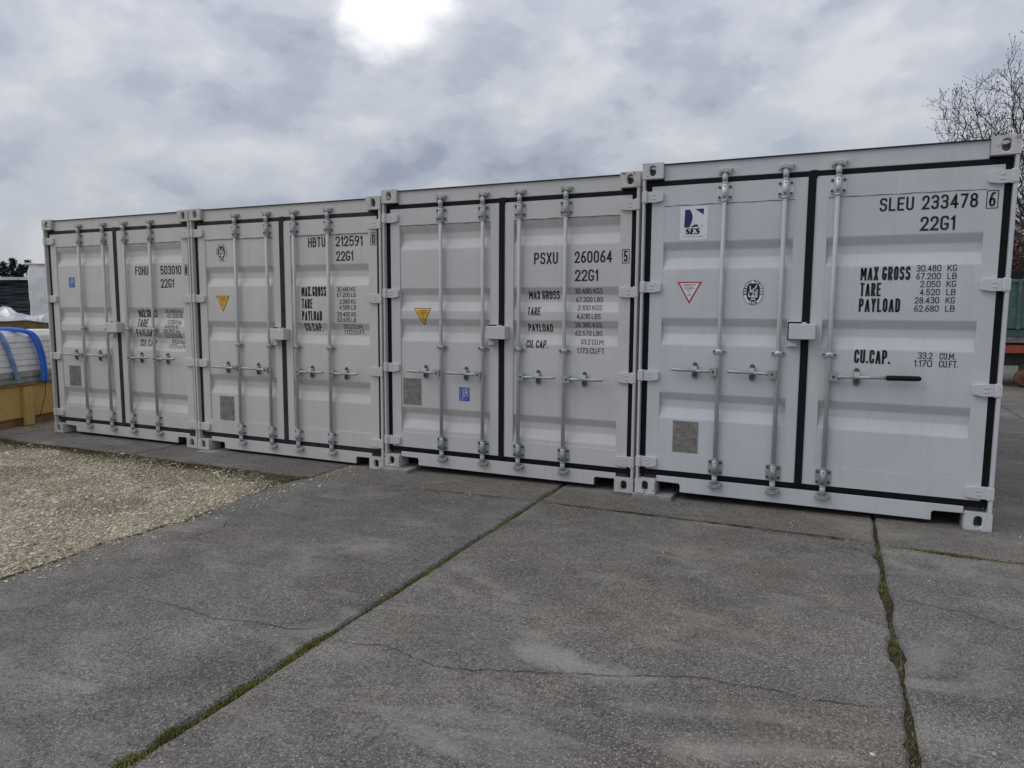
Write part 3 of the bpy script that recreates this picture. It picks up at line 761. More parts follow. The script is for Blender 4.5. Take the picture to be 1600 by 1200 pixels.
def hinge_mesh(mat):
    b = MB()                                        # left hand; origin at the outer edge, middle height
    b.prism_y([(0.030,-.040),(.100,-.043),(.156,-.034),(.163,-.026),(.163,.027),(.156,.034),(.100,.041),(.030,.041)], 0.016, 0.043, 0)
    b.box(0.0005, 0.0365, 0.000, 0.060, -.040, .040)
    b.tube([(.030, .014, -.046), (.030, .014, .046)], 0.0115, 14, True, 0)
    for k in (-1, 1): b.box(.072, .100, 0.0125, 0.0165, k*.014-.005, k*.014+.005)
    return b.mesh('hinge', mat)
def mirror_mesh(me):
    m2 = me.copy(); bm = bmesh.new(); bm.from_mesh(m2)
    for v in bm.verts: v.co.x = -v.co.x
    bmesh.ops.reverse_faces(bm, faces=bm.faces); bm.to_mesh(m2); bm.free()
    return m2
def retainer_mesh(mats):
    b = MB()                                        # y = 0 is the door face
    b.prism_y(ell(0, 0, .022, .063, 20, 2.6), -0.007, 0.0, 0)
    b.tube([(0, -0.003, .045), (0, -0.016, .045)], 0.012, 10, True, 1)
    b.prism_y([(-.019,.002),(.002,-.014),(.019,.006),(.019,.034),(-.019,.034)], -0.052, -0.010, 2)
    b.box(-.012, .012, -0.030, -0.004, .028, .040, 0)
    pts = [(.018*math.cos(t), -0.012, -.036+.024*math.sin(t)) for t in [math.pi*2*k/14 for k in range(15)]]
    b.tube(pts, 0.005, 8, False, 0)
    b.box(-.011, .011, -0.026, -0.003, -.024, -.010, 1)
    b.tube([(0, -0.003, -.042), (0, -0.010, -.042)], 0.007, 8, True, 1)
    return b.mesh('handle_retainer', mats)
def lever_mesh(mats, length, grip):
    b = MB()                                        # origin at the rod axis; lever points to +u
    b.box(.008, .060, -0.032, 0.016, -.029, .029, 0)
    b.tube([(.034, -0.030, 0), (.034, -0.038, 0)], 0.010, 10, True, 1)
    y0 = -0.022
    b.tube([(.054, y0+.004, 0), (.085, y0+.002, 0), (.130, y0, -.001), (.170, y0, -.001)], [.014, .013, .0105, .0105], 12, True, 0)
    if grip:
        b.tube([(.165, y0, -.001), (grip, y0, 0)], .0118, 12, True, 0)
        b.tube([(grip-.006, y0, 0), (grip, y0, 0), (length-.012, y0, 0), (length, y0, 0)], [.017, .0185, .0175, .010], 14, True, 2)
    else:
        b.tube([(.165, y0, -.001), (length-.10, y0-.002, 0), (length-.09, y0-.003, 0), (length-.006, y0-.004, .001), (length, y0-.004, .001)], [.0105, .0100, .0128, .0120, .0080], 12, True, 0)
    return b.mesh('lock_handle', mats)
def corrug(n, pitch, depth, w0, w1):
    pts = []; x = 0
    for k in range(n):
        pts += [(x, 0), (x+w0, 0), (x+w0+(pitch-w0-w1)/2, depth), (x+w0+(pitch-w0-w1)/2+w1, depth)]; x += pitch
    pts.append((x, 0))
    return pts

SIDE = {}
def side_wall(b, x_out, sgn):
    """corrugated side sheet; sgn = +1 when the outside faces +x"""
    y0, y1, z0, z1 = 0.16, CL-0.16, 0.15, CH-0.11; n = 20
    cp = corrug(n, (y1-y0)/n, 0.036, 0.072, 0.068)
    vs = []
    for t, d in cp: vs += [(x_out-sgn*(0.012+d), y0+t, z0), (x_out-sgn*(0.012+d), y0+t, z1)]
    b.add(vs, [((2*i, 2*i+2, 2*i+3, 2*i+1) if sgn > 0 else (2*i, 2*i+1, 2*i+3, 2*i+2)) for i in range(len(cp)-1)])

def make_container(idx, pose, spec, label):
    x, y, z, a, bb = pose
    root = empty('shipping_container', (x, y, z), (0, -bb, a))
    tag(root, label, 'container', 'grey shipping containers in a row')
    P, CP, RP = PAINT[idx], CASTP[idx], RODP[idx]
    # ---- frame
    for right in (0, 1):
        for top in (0, 1):
            me = casting_mesh(right, top, CP)
            link('corner_casting', me, root, (CW-0.162 if right else 0, 0, CH-0.118 if top else 0), 0.006)
            m2 = me.copy(); bm = bmesh.new(); bm.from_mesh(m2)
            for v_ in bm.verts: v_.co.y = 0.178-v_.co.y
            bmesh.ops.reverse_faces(bm, faces=bm.faces); bm.to_mesh(m2); bm.free()
            link('corner_casting', m2, root, (CW-0.162 if right else 0, CL-0.178, CH-0.118 if top else 0))
        b = MB()
        if right: b.box(CW-0.027, CW-0.004, 0.006, 0.15, 0.118, CH-0.118)
        else: b.box(0.004, 0.023, 0.006, 0.15, 0.118, CH-0.118)
        b.build('corner_post', P, root, bevel=0.005)
        b = MB(); b.box(*((CW-0.15, CW-0.004) if right else (0.004, 0.15)), CL-0.15, CL-0.006, 0.118, CH-0.118); b.build('corner_post', P, root)
        b = MB(); side_wall(b, CW if right else 0, 1 if right else -1); b.build('side_wall', P, root)
        b = MB(); b.box(*((CW-0.06, CW-0.008) if right else (0.008, 0.06)), 0.18, CL-0.18, CH-0.112, CH-0.012); b.build('top_rail', P, root)
        b = MB(); b.box(*((CW-0.055, CW-0.006) if right else (0.006, 0.055)), 0.18, CL-0.18, 0.03, 0.158); b.build('bottom_rail', P, root)
    # header with a thin roof lip, sill with two fork notches
    b = MB(); b.box(0.163, CW-0.163, HF, 0.16, 2.457, CH-0.014)
    header = b.build('door_header', P, root, bevel=0.004)
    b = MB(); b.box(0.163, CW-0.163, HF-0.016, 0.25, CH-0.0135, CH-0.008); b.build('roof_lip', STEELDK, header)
    B0, T0, N0 = 0.028, 0.148, 0.095
    poly = [(0.163, N0+.004), (0.340, N0+.001), (0.352, N0-.012), (0.352, B0), (CW-0.352, B0), (CW-0.352, N0-.012), (CW-0.340, N0+.001), (CW-0.163, N0+.004), (CW-0.163, T0), (0.163, T0)]
    b = MB(); b.prism_y(poly, HF, 0.060, 0)
    sill = b.build('door_sill', P, root, bevel=0.003)
    b = MB()
    for u in (0.352, CW-0.352): b.box(u-0.004, u+0.004, 0.062, 0.5, B0, 0.11)
    b.box(0.06, CW-0.06, 0.06, CL-0.06, 0.118, 0.150)
    for k in range(18): yy = 0.45+k*0.30; b.box(0.06, CW-0.06, yy, yy+0.05, 0.035, 0.117)
    b.build('underframe', STEELDK, root)
    # roof and rear wall
    n = 20; cp = corrug(n, (CL-0.36)/n, 0.018, 0.09, 0.09); vs = []
    for t, d in cp: vs += [(0.05, 0.18+t, CH-0.012-d), (CW-0.05, 0.18+t, CH-0.012-d)]
    b = MB(); b.add(vs, [(2*i, 2*i+1, 2*i+3, 2*i+2) for i in range(len(cp)-1)]); b.build('roof', P, root)
    cp = corrug(8, (CW-0.3)/8, 0.045, 0.10, 0.10); vs = []
    for t, d in cp: vs += [(0.15+t, CL-0.012-d, 0.12), (0.15+t, CL-0.012-d, CH-0.05)]
    b = MB(); b.add(vs, [(2*i, 2*i+2, 2*i+3, 2*i+1)[::-1] for i in range(len(cp)-1)]); b.build('rear_wall', P, root)
    # ---- doors
    panel_y = spec['panel_y']; RIB = 0.031
    def prof(v):
        for t in spec['ribs']:
            d = t-v
            if 0 < d < 0.207:
                return RIB*(d/0.062 if d < 0.062 else 1.0 if d < 0.122 else (0.207-d)/0.085)
        return 0.0
    def yf(u, v):
        for (l, r) in PANELS:
            if l <= u <= r and PB <= v <= PT: return panel_y+prof(v)
        return DF
    mats_g = [spec['bracket'], BOLT, HOLE]
    doors = []
    for s in (0, 1):
        (dl, dr), (pl, pr) = DOORS[s], PANELS[s]
        b = MB()
        b.box(dl, pl, DF, 0.10, VB, VT); b.box(pr, dr, DF, 0.10, VB, VT)
        b.box(pl, pr, DF, 0.10, PT, VT); b.box(pl, pr, DF, 0.10, VB, PB)
        door = b.build('door', P, root); doors.append(door)
        lv = [PB-0.001]
        for t in sorted(spec['ribs']): lv += [t-0.207, t-0.122, t-0.062, t]
        lv.append(PT+0.001); vs = []
        # soften each bend with two extra points
        pv = []
        for k, v_ in enumerate(lv):
            if k in (0, len(lv)-1): pv.append((v_, 0.0)); continue
            for dv in (-0.008, -0.004, 0, 0.004, 0.008):
                q = sum(prof(v_+dv+e) for e in (-0.006, -0.003, 0, 0.003, 0.006))/5; pv.append((v_+dv, q))
        for v_, q in pv: vs += [(pl-0.001, panel_y+q, v_), (pr+0.001, panel_y+q, v_)]
        b = MB(); b.add(vs, [(2*i, 2*i+1, 2*i+3, 2*i+2) for i in range(len(pv)-1)], 0, True)
        b.build('door_panel', P, door)
        # thin caulk line along the top of the panel
        b = MB(); vs = []
        for k in range(41):
            u_ = pl+(pr-pl)*k/40; w_ = 0.0016*math.sin(k*0.7+idx)+0.001*math.sin(k*2.3+s); h_ = 0.0012+0.0012*(0.5+0.5*math.sin(k*0.9+idx*2))
            vs += [(u_, DF-0.0015, PT+w_-h_), (u_, DF-0.0015, PT+w_+h_)]
        b.add(vs, [(2*k, 2*k+2, 2*k+3, 2*k+1) for k in range(40)])
        b.build('seam', BOLT, door)
        # hinges
        hm = cached(('hinge', idx, s), (lambda: hinge_mesh(P)) if s == 0 else (lambda: mirror_mesh(CACHE[('hinge', idx, 0)])))
        for hv in (2.338, 1.647, 0.952, 0.256): link('hinge', hm, door, (0.0 if s == 0 else CW, 0, hv), 0.003)
        # outer gasket of this leaf
        b = MB()
        if s == 0: b.box(0.023, 0.0725, 0.050, 0.085, 0.148, 2.457)
        else: b.box(2.3655, CW-0.027, 0.050, 0.085, 0.148, 2.457)
        ue = (0.0725, 1.219) if s == 0 else (1.219, 2.3655)
        b.prism_y([(ue[0], 2.4205), (ue[1], 2.4205), (ue[1], 2.4555), (ue[0], 2.4555)], 0.047, 0.075)
        b.prism_y([(ue[0], 0.150), (ue[1], 0.150), (ue[1], 0.1945), (ue[0], 0.1945)], 0.047, 0.075)
        for k in range(2): b.box(ue[0], ue[1], 0.0445, 0.0475, 0.160+0.018*k, 0.167+0.018*k)
        if s == 0:
            b.prism_y([(1.1925, 0.176), (1.2455, 0.176), (1.2455, 2.40), (1.262, 2.44), (1.250, 2.462), (1.205, 2.462), (1.1925, 2.44)], 0.036, 0.046)
        b.build('door_gasket', RUBBER if idx > 2 else DUSTY, door)
    # ---- locking gear
    bm_ = cached(('brk', idx), lambda: rod_bracket_mesh(mats_g)); gm = cached(('gd', idx), lambda: guide_mesh(mats_g))
    bl = cached(('brkl', idx), lambda: rod_bracket_mesh([spec['bracket_low'], BOLT, HOLE]))
    ku = cached(('ku', idx), lambda: keeper_mesh([spec['bracket'], RP], True)); kd = cached(('kd', idx), lambda: keeper_mesh([spec['bracket_low'], spec['bracket_low']], False))
    for k, u in enumerate(spec['rods']):
        s = 0 if u < 1.2 else 1; door = doors[s]; ry = 0.0185
        b = MB(); b.tube([(u, ry, 0.13), (u, ry, 2.475)], 0.0165, 16, True, 0)
        b.tube([(u, ry, 0.135), (u, ry, 0.20)], 0.020, 16, True, 0); b.tube([(u, ry, 2.42), (u, ry, 2.47)], 0.020, 16, True, 0)
        b.build('lock_rod', RP, door)
        link('rod_bracket', bm_, door, (u, ry, 2.345)); link('rod_bracket', bl, door, (u, ry, 0.262))
        link('rod_guide', gm, door, (u, ry, spec['guide']))
        link('cam_keeper', ku, header, (u, HF, 2.497)); link('cam_keeper', kd, sill, (u, HF, 0.117))
        vl = spec['lever']; sg = -1 if s == 0 else 1
        ln, gp = (0.58, 0.375) if spec.get('grip') and s == 1 else (0.352, 0)
        lm = cached(('lv', ln), lambda: lever_mesh([GALV, BOLT, RUBBER], ln, gp))
        if sg < 0: lm = cached(('lvm', ln), lambda: mirror_mesh(lm))
        link('lock_handle', lm, door, (u, ry-0.004, vl), rot=(0, R(-1.0 if sg > 0 else 1.2), 0))
        rm = cached('ret', lambda: retainer_mesh([DKGALV, BOLT, ZINC]))
        link('handle_retainer', rm, door, (u+sg*(0.178 if not gp else 0.182), DF if panel_y < 0.044 else panel_y, vl+0.004))
    # padlock box over the seam
    lu, lv_ = spec['box']
    b = MB(); b.box(lu, lu+0.178, -0.052, DF-0.002, lv_, lv_+0.112)
    lb = b.build('lock_box', P, doors[1], bevel=0.005)
    b = MB(); b.box(lu-0.012, lu+0.09, DF-0.024, DF-0.0125, lv_-0.006, lv_+0.124); b.build('lock_box_gap_shade', HOLE, doors[0])  # black plate stands in for the shaded gap behind the box
    b = MB(); b.box(lu-0.018, lu+0.075, DF-0.012, DF, lv_-0.062, lv_+0.134)
    b.box(lu-0.002, lu+0.055, -0.004, DF-0.0115, lv_-0.055, lv_-0.026)
    b.box(lu+0.085, lu+0.115, -0.030, DF-0.004, lv_+0.112, lv_+0.122)
    b.build('lock_hasp', P, doors[0], bevel=0.003)
    # ---- lettering
    for (s_, u0, u1, v0, h) in spec['text']:
        b = MB(); text(b, s_, u0, u1, v0, h, yf)
        b.build('lettering', BLACK, doors[1])
    ch, u0, u1, v0, v1 = spec['check']
    b = MB(); text(b, ch, u0+0.013, u1-0.013, v0+0.010, v1-v0-0.02, yf)
    t_ = 0.005
    for p, q in (((u0,v0),(u1,v0)), ((u1,v0),(u1,v1)), ((u1,v1),(u0,v1)), ((u0,v1),(u0,v0))): stroke(b, [Vector(p), Vector(q)], t_, yf, 0.0018)
    b.build('check_digit', BLACK, doors[1])
    # ---- stickers and plates
    for kind, *arg in spec['stickers']: STICK[kind](doors[0], yf, *arg)
    return root

def dashes(b, u0, u1, v, th, yf, off, mi, seed, fill=0.75):
    r = random.Random(seed); u = u0
    while u < u1-0.004:
        l = r.uniform(0.005, 0.016); e = min(u1, u+l)
        stroke(b, [Vector((u, v)), Vector((e, v))], th*r.uniform(0.7, 1.1), yf, off, mi); u = e+r.uniform(0.002, 0.005)
def st_plate(door, yf, u0, u1, v0, v1):
    b = MB(); y_ = yf((u0+u1)/2, (v0+v1)/2)
    b.box(u0, u1, y_-0.004, y_, v0, v1, 0)
    b.box(u0+.001, u1-.001, y_-0.0052, y_-0.004, v0+(v1-v0)*.63, v0+(v1-v0)*.645, 1)
    fy = lambda u, v: y_-0.004
    wdt, ht = u1-u0, v1-v0
    rows = [(.95,.12,.9),(.905,.25,.8),(.87,.2,.85),(.80,.3,.7),(.735,.05,.35),(.735,.55,.95),(.69,.08,.9),(.60,.05,.45),(.555,.5,.95),(.51,.3,.5),(.46,.55,.95),(.40,.25,.85),(.355,.2,.8),(.31,.3,.75),(.25,.03,.55),(.21,.03,.6),(.17,.05,.95),(.125,.03,.55),(.085,.03,.95),(.045,.05,.9)]
    for k, (t, a, c) in enumerate(rows): dashes(b, u0+a*wdt, u0+c*wdt, v0+t*ht, 0.0042, fy, 0.0006, 1, k+int(u0*100))
    for k in range(3): b.box(u1-.036, u1-.010, y_-0.0046, y_-0.004, v0+.055+.022*k, v0+.070+.022*k, 1)
    for a in (0.006, wdt-0.006):
        for c in (0.006, ht-0.006): b.tube([(u0+a, y_-0.003, v0+c), (u0+a, y_-0.0065, v0+c)], 0.003, 8, True, 1)
    b.build('data_plate', [PLATE, PLATEINK], door)
def st_tri(door, yf, u0, u1, v0, v1, style, ut=None):
    b = MB(); m = (u0+u1)/2 if ut is None else ut; mats = [BLACK, YELLOW, BLACK] if style == 'yellow' else [RED, WHITE, BLACK]
    k = 0.020 if style == 'yellow' else 0.034
    drape(b, [(m, v0), (u1, v1), (u0, v1)], yf, 0.0015, 0)
    g = (u1-u0)*k*1.7
    drape(b, [(m, v0+g*2.0), (u1-g*1.6, v1-g*0.9), (u0+g*1.6, v1-g*0.9)], yf, 0.0023, 1)
    wdt, ht = u1-u0, v1-v0
    for q, (t, hw, th) in enumerate([(.86,.25,.010),(.76,.19,.006),(.69,.20,.006),(.61,.10,.006),(.52,.05,.005),(.44,.09,.006),(.37,.07,.006)]):
        dashes(b, m-hw*wdt, m+hw*wdt, v0+t*ht, th*0.8, yf, 0.0031, 2, q*3+int(u0*50))
    b.build('warning_sticker', mats, door)
def st_bv(door, yf, cu, cv, rx, ry):
    b = MB()
    drape(b, ell(cu, cv, rx, ry, 32, 2.2), yf, 0.0012, 0)
    drape(b, ell(cu, cv, rx*.62, ry*.70, 32, 3.0), yf, 0.0020, 1)
    pts = [Vector(q) for q in ell(cu, cv, rx*.93, ry*.94, 36, 2.2)]; stroke(b, pts+[pts[0]], 0.0035, yf, 0.0022, 1)
    S = lambda pl, t: stroke(b, [Vector((cu+x*rx, cv+y_*ry)) for x, y_ in pl], t, yf, 0.0030, 0)
    S([(0,.30),(0,-.10),(-.12,-.42)], .010); S([(0,-.1),(.08,-.40)], .009); S([(0,.22),(-.26,.05),(-.30,.50)], .008); S([(0,.20),(.22,.36),(.30,.55)], .008)
    S([(-.42,.02),(.45,.02)], .006); S([(-.40,-.08),(-.38,-.33),(-.22,-.30)], .008); S([(.22,-.06),(.42,-.10)], .008); S([(.22,-.22),(.42,-.22)], .008); S([(.22,-.06),(.22,-.36),(.42,-.34)], .008); S([(-.22,-.53),(.24,-.53)], .009)
    S([(.24,.16),(.44,.16)], .008)
    def ring(s_, a0, a1, out):
        for k, ch in enumerate(s_):
            if ch == ' ': continue
            a = R(a0+(a1-a0)*k/(len(s_)-1)); rr = (rx*.79, ry*.83); hh = 0.020
            ce = Vector((cu+rr[0]*math.cos(a), cv+rr[1]*math.sin(a))); up = Vector((math.cos(a), math.sin(a)))*(1 if out else -1); rt = Vector((up.y, -up.x))
            for st in GL[ch][1]:
                stroke(b, [ce+rt*((q.x-GL[ch][0]/2)*hh*0.9)+up*((q.y-.5)*hh) for q in roundpath(st)], 0.0034, yf, 0.0030, 1)
    ring('BUREAU VERITAS', 190, -10, True); ring('1828', 248, 292, False)
    b.build('class_emblem', [WHITE, BLACK], door)
def st_lr(door, yf, u0, u1, v0, v1):
    b = MB(); wdt, ht = u1-u0, v1-v0; q = lambda x, y_: (u0+x*wdt, v0+y_*ht)
    drape(b, [(u0-.004, v0-.004), (u1+.004, v0-.004), (u1+.004, v1+.004), (u0-.004, v1+.004)], yf, 0.0012, 0)
    drape(b, [(u0, v0), (u1, v0), (u1, v1), (u0, v1)], yf, 0.0019, 1)
    S = lambda pl, t: stroke(b, [Vector(q(*p)) for p in pl], t, yf, 0.0027, 0)
    S([(.30,.32),(.30,.92),(.86,.92),(.86,.34)], .0022); S([(.30,.32),(.86,.32)], .0022); S([(.12,.34),(.12,.9)], .0025)
    S([(.42,.84),(.42,.40),(.56,.40)], .005); S([(.58,.40),(.58,.84),(.76,.82),(.76,.62),(.58,.62)], .0048); S([(.66,.62),(.79,.40)], .0048)
    dashes(b, u0+.12*wdt, u0+.55*wdt, v0+.24*ht, .003, yf, 0.0027, 0, 5); dashes(b, u0+.12*wdt, u0+.86*wdt, v0+.16*ht, .003, yf, 0.0027, 0, 6); dashes(b, u0+.12*wdt, u0+.5*wdt, v0+.08*ht, .003, yf, 0.0027, 0, 7)
    b.build('class_sticker', [WHITE, BLUE], door)
def st_ses(door, yf, u0, u1, v0, v1):
    b = MB(); wdt, ht = u1-u0, v1-v0; q = lambda x, y_: (u0+x*wdt, v1-y_*ht)
    drape(b, [(u0, v0), (u1, v0), (u1, v1), (u0, v1)], yf, 0.0012, 0)
    def fan(poly):
        b.add([(q(*p)[0], yf(*q(*p))-0.0021, q(*p)[1]) for p in poly], [tuple(range(len(poly)))[::-1]], 1)
    fan([(.17,.10),(.345,.095),(.40,.16),(.44,.24),(.452,.32),(.445,.40),(.41,.50),(.375,.57),(.34,.63),(.155,.63)])
    fan([(.53,.095),(.855,.08),(.85,.275),(.76,.205),(.65,.145)])
    fan([(.38,.625),(.46,.575),(.53,.55),(.60,.542),(.65,.565),(.70,.61)])
    fan([(.77,.60),(.82,.565),(.835,.60)])
    # heavy slanted capitals
    def S(pl, t, mi=2): stroke(b, [Vector(q(x+.12*(.83-y_), y_)) for x, y_ in pl], t, yf, 0.0022, mi)
    for ox in (.215, .61-.03):
        S([(ox+.13,.70),(ox+.11,.668),(ox+.03,.668),(ox+.0,.70)], .006); S([(ox+.01,.695),(ox+.12,.795)], .020); S([(ox+.13,.79),(ox+.10,.826),(ox+.02,.826),(ox-.01,.79)], .006)
    S([(.43,.668),(.41,.826)], .018); S([(.38,.668),(.54,.668),(.55,.70)], .006); S([(.36,.826),(.54,.826),(.56,.785)], .006); S([(.43,.745),(.50,.745)], .006)
    dashes(b, u0+.08*wdt, u0+.90*wdt, v1-.905*ht, .0032, yf, 0.0022, 2, 3)
    b.build('company_sticker', [WHITE, NAVY, BLACK], door)
STICK = {'plate': st_plate, 'tri': st_tri, 'bv': st_bv, 'lr': st_lr, 'ses': st_ses}
RODS = [0.62, 1.043, 1.392, 1.812]
SPEC = {
4: dict(ribs=[1.990, 1.407, 0.824], rods=[0.62, 1.043, 1.388], guide=1.157, lever=1.003, grip=True, box=(1.112, 1.265), panel_y=0.0435, bracket=ZINC, bracket_low=GALV,
    check=('6', 2.276, 2.338, 2.143, 2.255),
    text=[('SLEU',1.654,1.860,2.153,0.090),('233478',1.908,2.228,2.153,0.093),('22G1',1.906,2.108,2.012,0.095),('MAX GROSS',1.560,1.866,1.684,0.093),('TARE',1.562,1.692,1.574,0.093),('PAYLOAD',1.560,1.816,1.465,0.094),
          ('30.480',1.902,2.046,1.740,0.043),('KG',2.083,2.137,1.740,0.043),('67.200',1.902,2.046,1.687,0.043),('LB',2.085,2.138,1.687,0.043),('2.050',1.929,2.047,1.634,0.043),('KG',2.083,2.138,1.634,0.043),
          ('4.520',1.929,2.047,1.580,0.043),('LB',2.085,2.138,1.580,0.043),('28.430',1.902,2.046,1.525,0.043),('KG',2.084,2.138,1.525,0.043),('62.680',1.902,2.047,1.469,0.043),('LB',2.085,2.139,1.470,0.043),
          ('CU.CAP.',1.549,1.776,1.103,0.097),('33.2',1.944,2.030,1.147,0.045),('CU.M.',2.072,2.164,1.147,0.045),('1.170',1.922,2.030,1.093,0.046),('CU.FT.',2.071,2.183,1.093,0.046)],
    stickers=[('ses',0.293,0.499,2.004,2.256),('tri',0.286,0.473,1.518,1.686,'red'),('bv',0.848,1.604,0.076,0.096),('plate',0.285,0.480,0.354,0.602)]),
3: dict(ribs=[2.252, 1.692, 1.411, 0.583], rods=RODS, guide=1.157, lever=0.920, box=(1.115, 1.245), panel_y=0.050, bracket=RODP[3], bracket_low=GALV,
    check=('5', 2.294, 2.351, 1.881, 1.991),
    text=[('PSXU',1.519,1.736,1.888,0.097),('260064',1.885,2.206,1.891,0.096),('22G1',1.890,2.091,1.741,0.095),('MAX GROSS',1.464,1.746,1.592,0.071),('TARE',1.461,1.581,1.455,0.068),('PAYLOAD',1.460,1.688,1.314,0.068),('CU. CAP.',1.452,1.652,1.172,0.069),
          ('30.480 KGS',1.885,2.126,1.637,0.044),('67.200 LBS',1.893,2.128,1.567,0.044),('2.100 KGS',1.915,2.126,1.500,0.042),('4,630 LBS',1.910,2.119,1.427,0.044),('28.380 KGS',1.890,2.126,1.356,0.043),('62.570 LBS',1.890,2.126,1.286,0.043),('33.2 CU.M.',1.945,2.152,1.215,0.043),('1.173 CU.FT.',1.918,2.166,1.139,0.047)],
    stickers=[('tri',0.313,0.496,1.350,1.511,'yellow',0.417),('plate',0.190,0.387,0.605,0.856),('lr',0.789,0.898,0.670,0.797)]),
2: dict(ribs=[1.980, 1.407, 0.836], rods=RODS, guide=1.163, lever=0.914, box=(1.118, 1.232), panel_y=0.050, bracket=RODP[2], bracket_low=RODP[2],
    check=('0', 2.298, 2.358, 2.152, 2.263),
    text=[('HBTU',1.549,1.760,2.149,0.096),('212591',1.884,2.199,2.149,0.096),('22G1',1.887,2.089,2.010,0.093),('MAX.GROSS',1.453,1.757,1.670,0.096),('TARE',1.454,1.585,1.550,0.095),('PAYLOAD',1.453,1.702,1.430,0.096),('CU.CAP.',1.470,1.695,1.322,0.082),
          ('30.480 KG',1.888,2.110,1.716,0.043),('67.200 LB',1.887,2.110,1.663,0.042),('2.080 KG',1.916,2.109,1.597,0.043),('4.585 LB',1.915,2.112,1.541,0.044),('28.400 KG',1.889,2.112,1.474,0.044),('62.615 LB',1.889,2.112,1.420,0.043),('33.2 CU.M.',1.950,2.184,1.356,0.042),('1.172 CU.FT.',1.947,2.197,1.300,0.042)],
    stickers=[('bv',0.399,2.130,0.076,0.096),('tri',0.300,0.488,1.506,1.676,'yellow'),('plate',0.300,0.503,0.343,0.603)]),
1: dict(ribs=[2.246, 1.548, 1.267, 0.577], rods=RODS, guide=1.300, lever=0.975, box=(1.120, 1.262), panel_y=0.050, bracket=RODP[1], bracket_low=RODP[1],
    check=('0', 2.304, 2.358, 1.901, 2.015),
    text=[('FOHU',1.525,1.737,1.913,0.098),('503010',1.930,2.249,1.913,0.098),('22G1',1.925,2.130,1.769,0.097),('MAX.GROSS',1.512,1.812,1.437,0.088),('TARE',1.508,1.680,1.328,0.088),('PAYLOAD',1.489,1.797,1.222,0.082),('CU. CAP.',1.522,1.797,1.107,0.080),
          ('30.480 kg',1.947,2.207,1.487,0.042),('67.200 lb',1.968,2.205,1.436,0.043),('2.130 kg',1.984,2.196,1.369,0.044),('4.695 lb',1.956,2.168,1.319,0.042),('28.350 kg',1.930,2.192,1.264,0.044),('62.505 lb',1.940,2.196,1.208,0.044),('33.2 cu.m.',2.025,2.267,1.150,0.045),('1.173 cu.ft.',1.984,2.252,1.096,0.043)],
    stickers=[('lr',0.366,0.472,1.783,1.906),('plate',0.282,0.485,0.595,0.840)]),
}
POSE = {4: (0.0, 0.0, 0.00011, 0.0, -0.012245), 3: (-2.47217, 0.07868, -0.00773, 0.00071, -0.011715),
        2: (-4.92082, 0.06518, -0.02529, 0.00252, -0.012918), 1: (-7.38492, 0.07832, 0.00134, 0.00143, -0.011294)}
LABEL = {4: 'grey shipping container at the right end with white and navy sticker and black-gripped door handle',
         3: 'grey shipping container lettered PSXU with yellow triangle and blue sticker on its left door',
         2: 'grey shipping container lettered HBTU with oval emblem above a yellow triangle',
         1: 'grey shipping container lettered FOHU at the far left end of the row'}
for i in (4, 3, 2, 1): make_container(i, POSE[i], SPEC[i], LABEL[i])

# levelling pads below the left corners
def pad(x0, x1, y0, y1, top, seed, label):
    b = MB(); r = random.Random(seed)
    zb = gz((x0+x1)/2)-0.012
    poly = jag((x0, y0), (x1, y0), 0.006, seed, 0.04) + jag((x1, y0), (x1, y1), 0.004, seed+1, 0.06) + jag((x1, y1), (x0, y1), 0.003, seed+2, 0.06) + jag((x0, y1), (x0, y0), 0.004, seed+3, 0.06)
    b.prism_z(poly, zb, top)
    tag(b.build('levelling_pad', PADC, bevel=0.004), label, 'concrete pad', 'pads under the container corners')
pad(-0.015, 0.300, -0.022, 0.42, 0.0006-0.0045, 11, 'thin concrete pad under the left corner of the rightmost container')
pad(-2.50, -2.165, -0.005, 0.50, -0.0128, 12, 'thick concrete pad under the corner between the HBTU and PSXU containers')
pad(-5.21, -4.60, -0.030, 0.45, -0.0305, 13, 'flat concrete pad under the corner between the FOHU and HBTU containers')

# ------------------------------------------------------------------ things beside and behind the row
FWD = Vector((-math.sin(YAW), math.cos(YAW))); RGT = Vector((math.cos(YAW), math.sin(YAW)))
def at(px, depth):                            # ground point seen in column px at that distance ahead
    p = CAM.xy + FWD*depth + RGT*(depth*(px-800)/1109.85); return (p.x, p.y)
YEL = mat_paint('yellow_board', (0.56, 0.37, 0.12), 0.7, 0.7, 0.25)
WRAP = mat_flat('white_film', (0.82, 0.82, 0.83), 0.35, 0, 0.12, 3, 0.3)
BOARD = mat_flat('white_board', (0.82, 0.81, 0.79), 0.5, 0, 0.15, 6, 0.3)
BOARDG = mat_flat('grey_film_board', (0.34, 0.34, 0.34), 0.4, 0, 0.4, 5, 0.3)
BLUEP = mat_flat('blue_webbing', (0.045, 0.19, 0.72), 0.45, 0, 0.2, 8)
BLUEF = mat_flat('blue_webbing_under_film', (0.24, 0.36, 0.66), 0.4, 0, 0.35, 9)
TIMBER = mat_flat('weathered_timber', (0.26, 0.16, 0.075), 0.85, 0, 0.5, 7, 0.5)
TARP = mat_flat('silver_tarp', (0.50, 0.52, 0.54), 0.3, 0.35, 0.5, 5, 0.4)
BLKFILM = mat_flat('black_film', (0.026, 0.031, 0.044), 0.26, 0, 0.5, 6, 0.8)
TEAL = mat_paint('teal_paint', (0.048, 0.118, 0.106), 0.8, 0.6, 0.6)
TEALD = mat_paint('dark_teal_paint', (0.04, 0.085, 0.09), 0.8, 0.6, 0.4)
ORANGE = mat_paint('orange_red_paint', (0.33, 0.06, 0.025), 0.7, 0.6, 0.5)
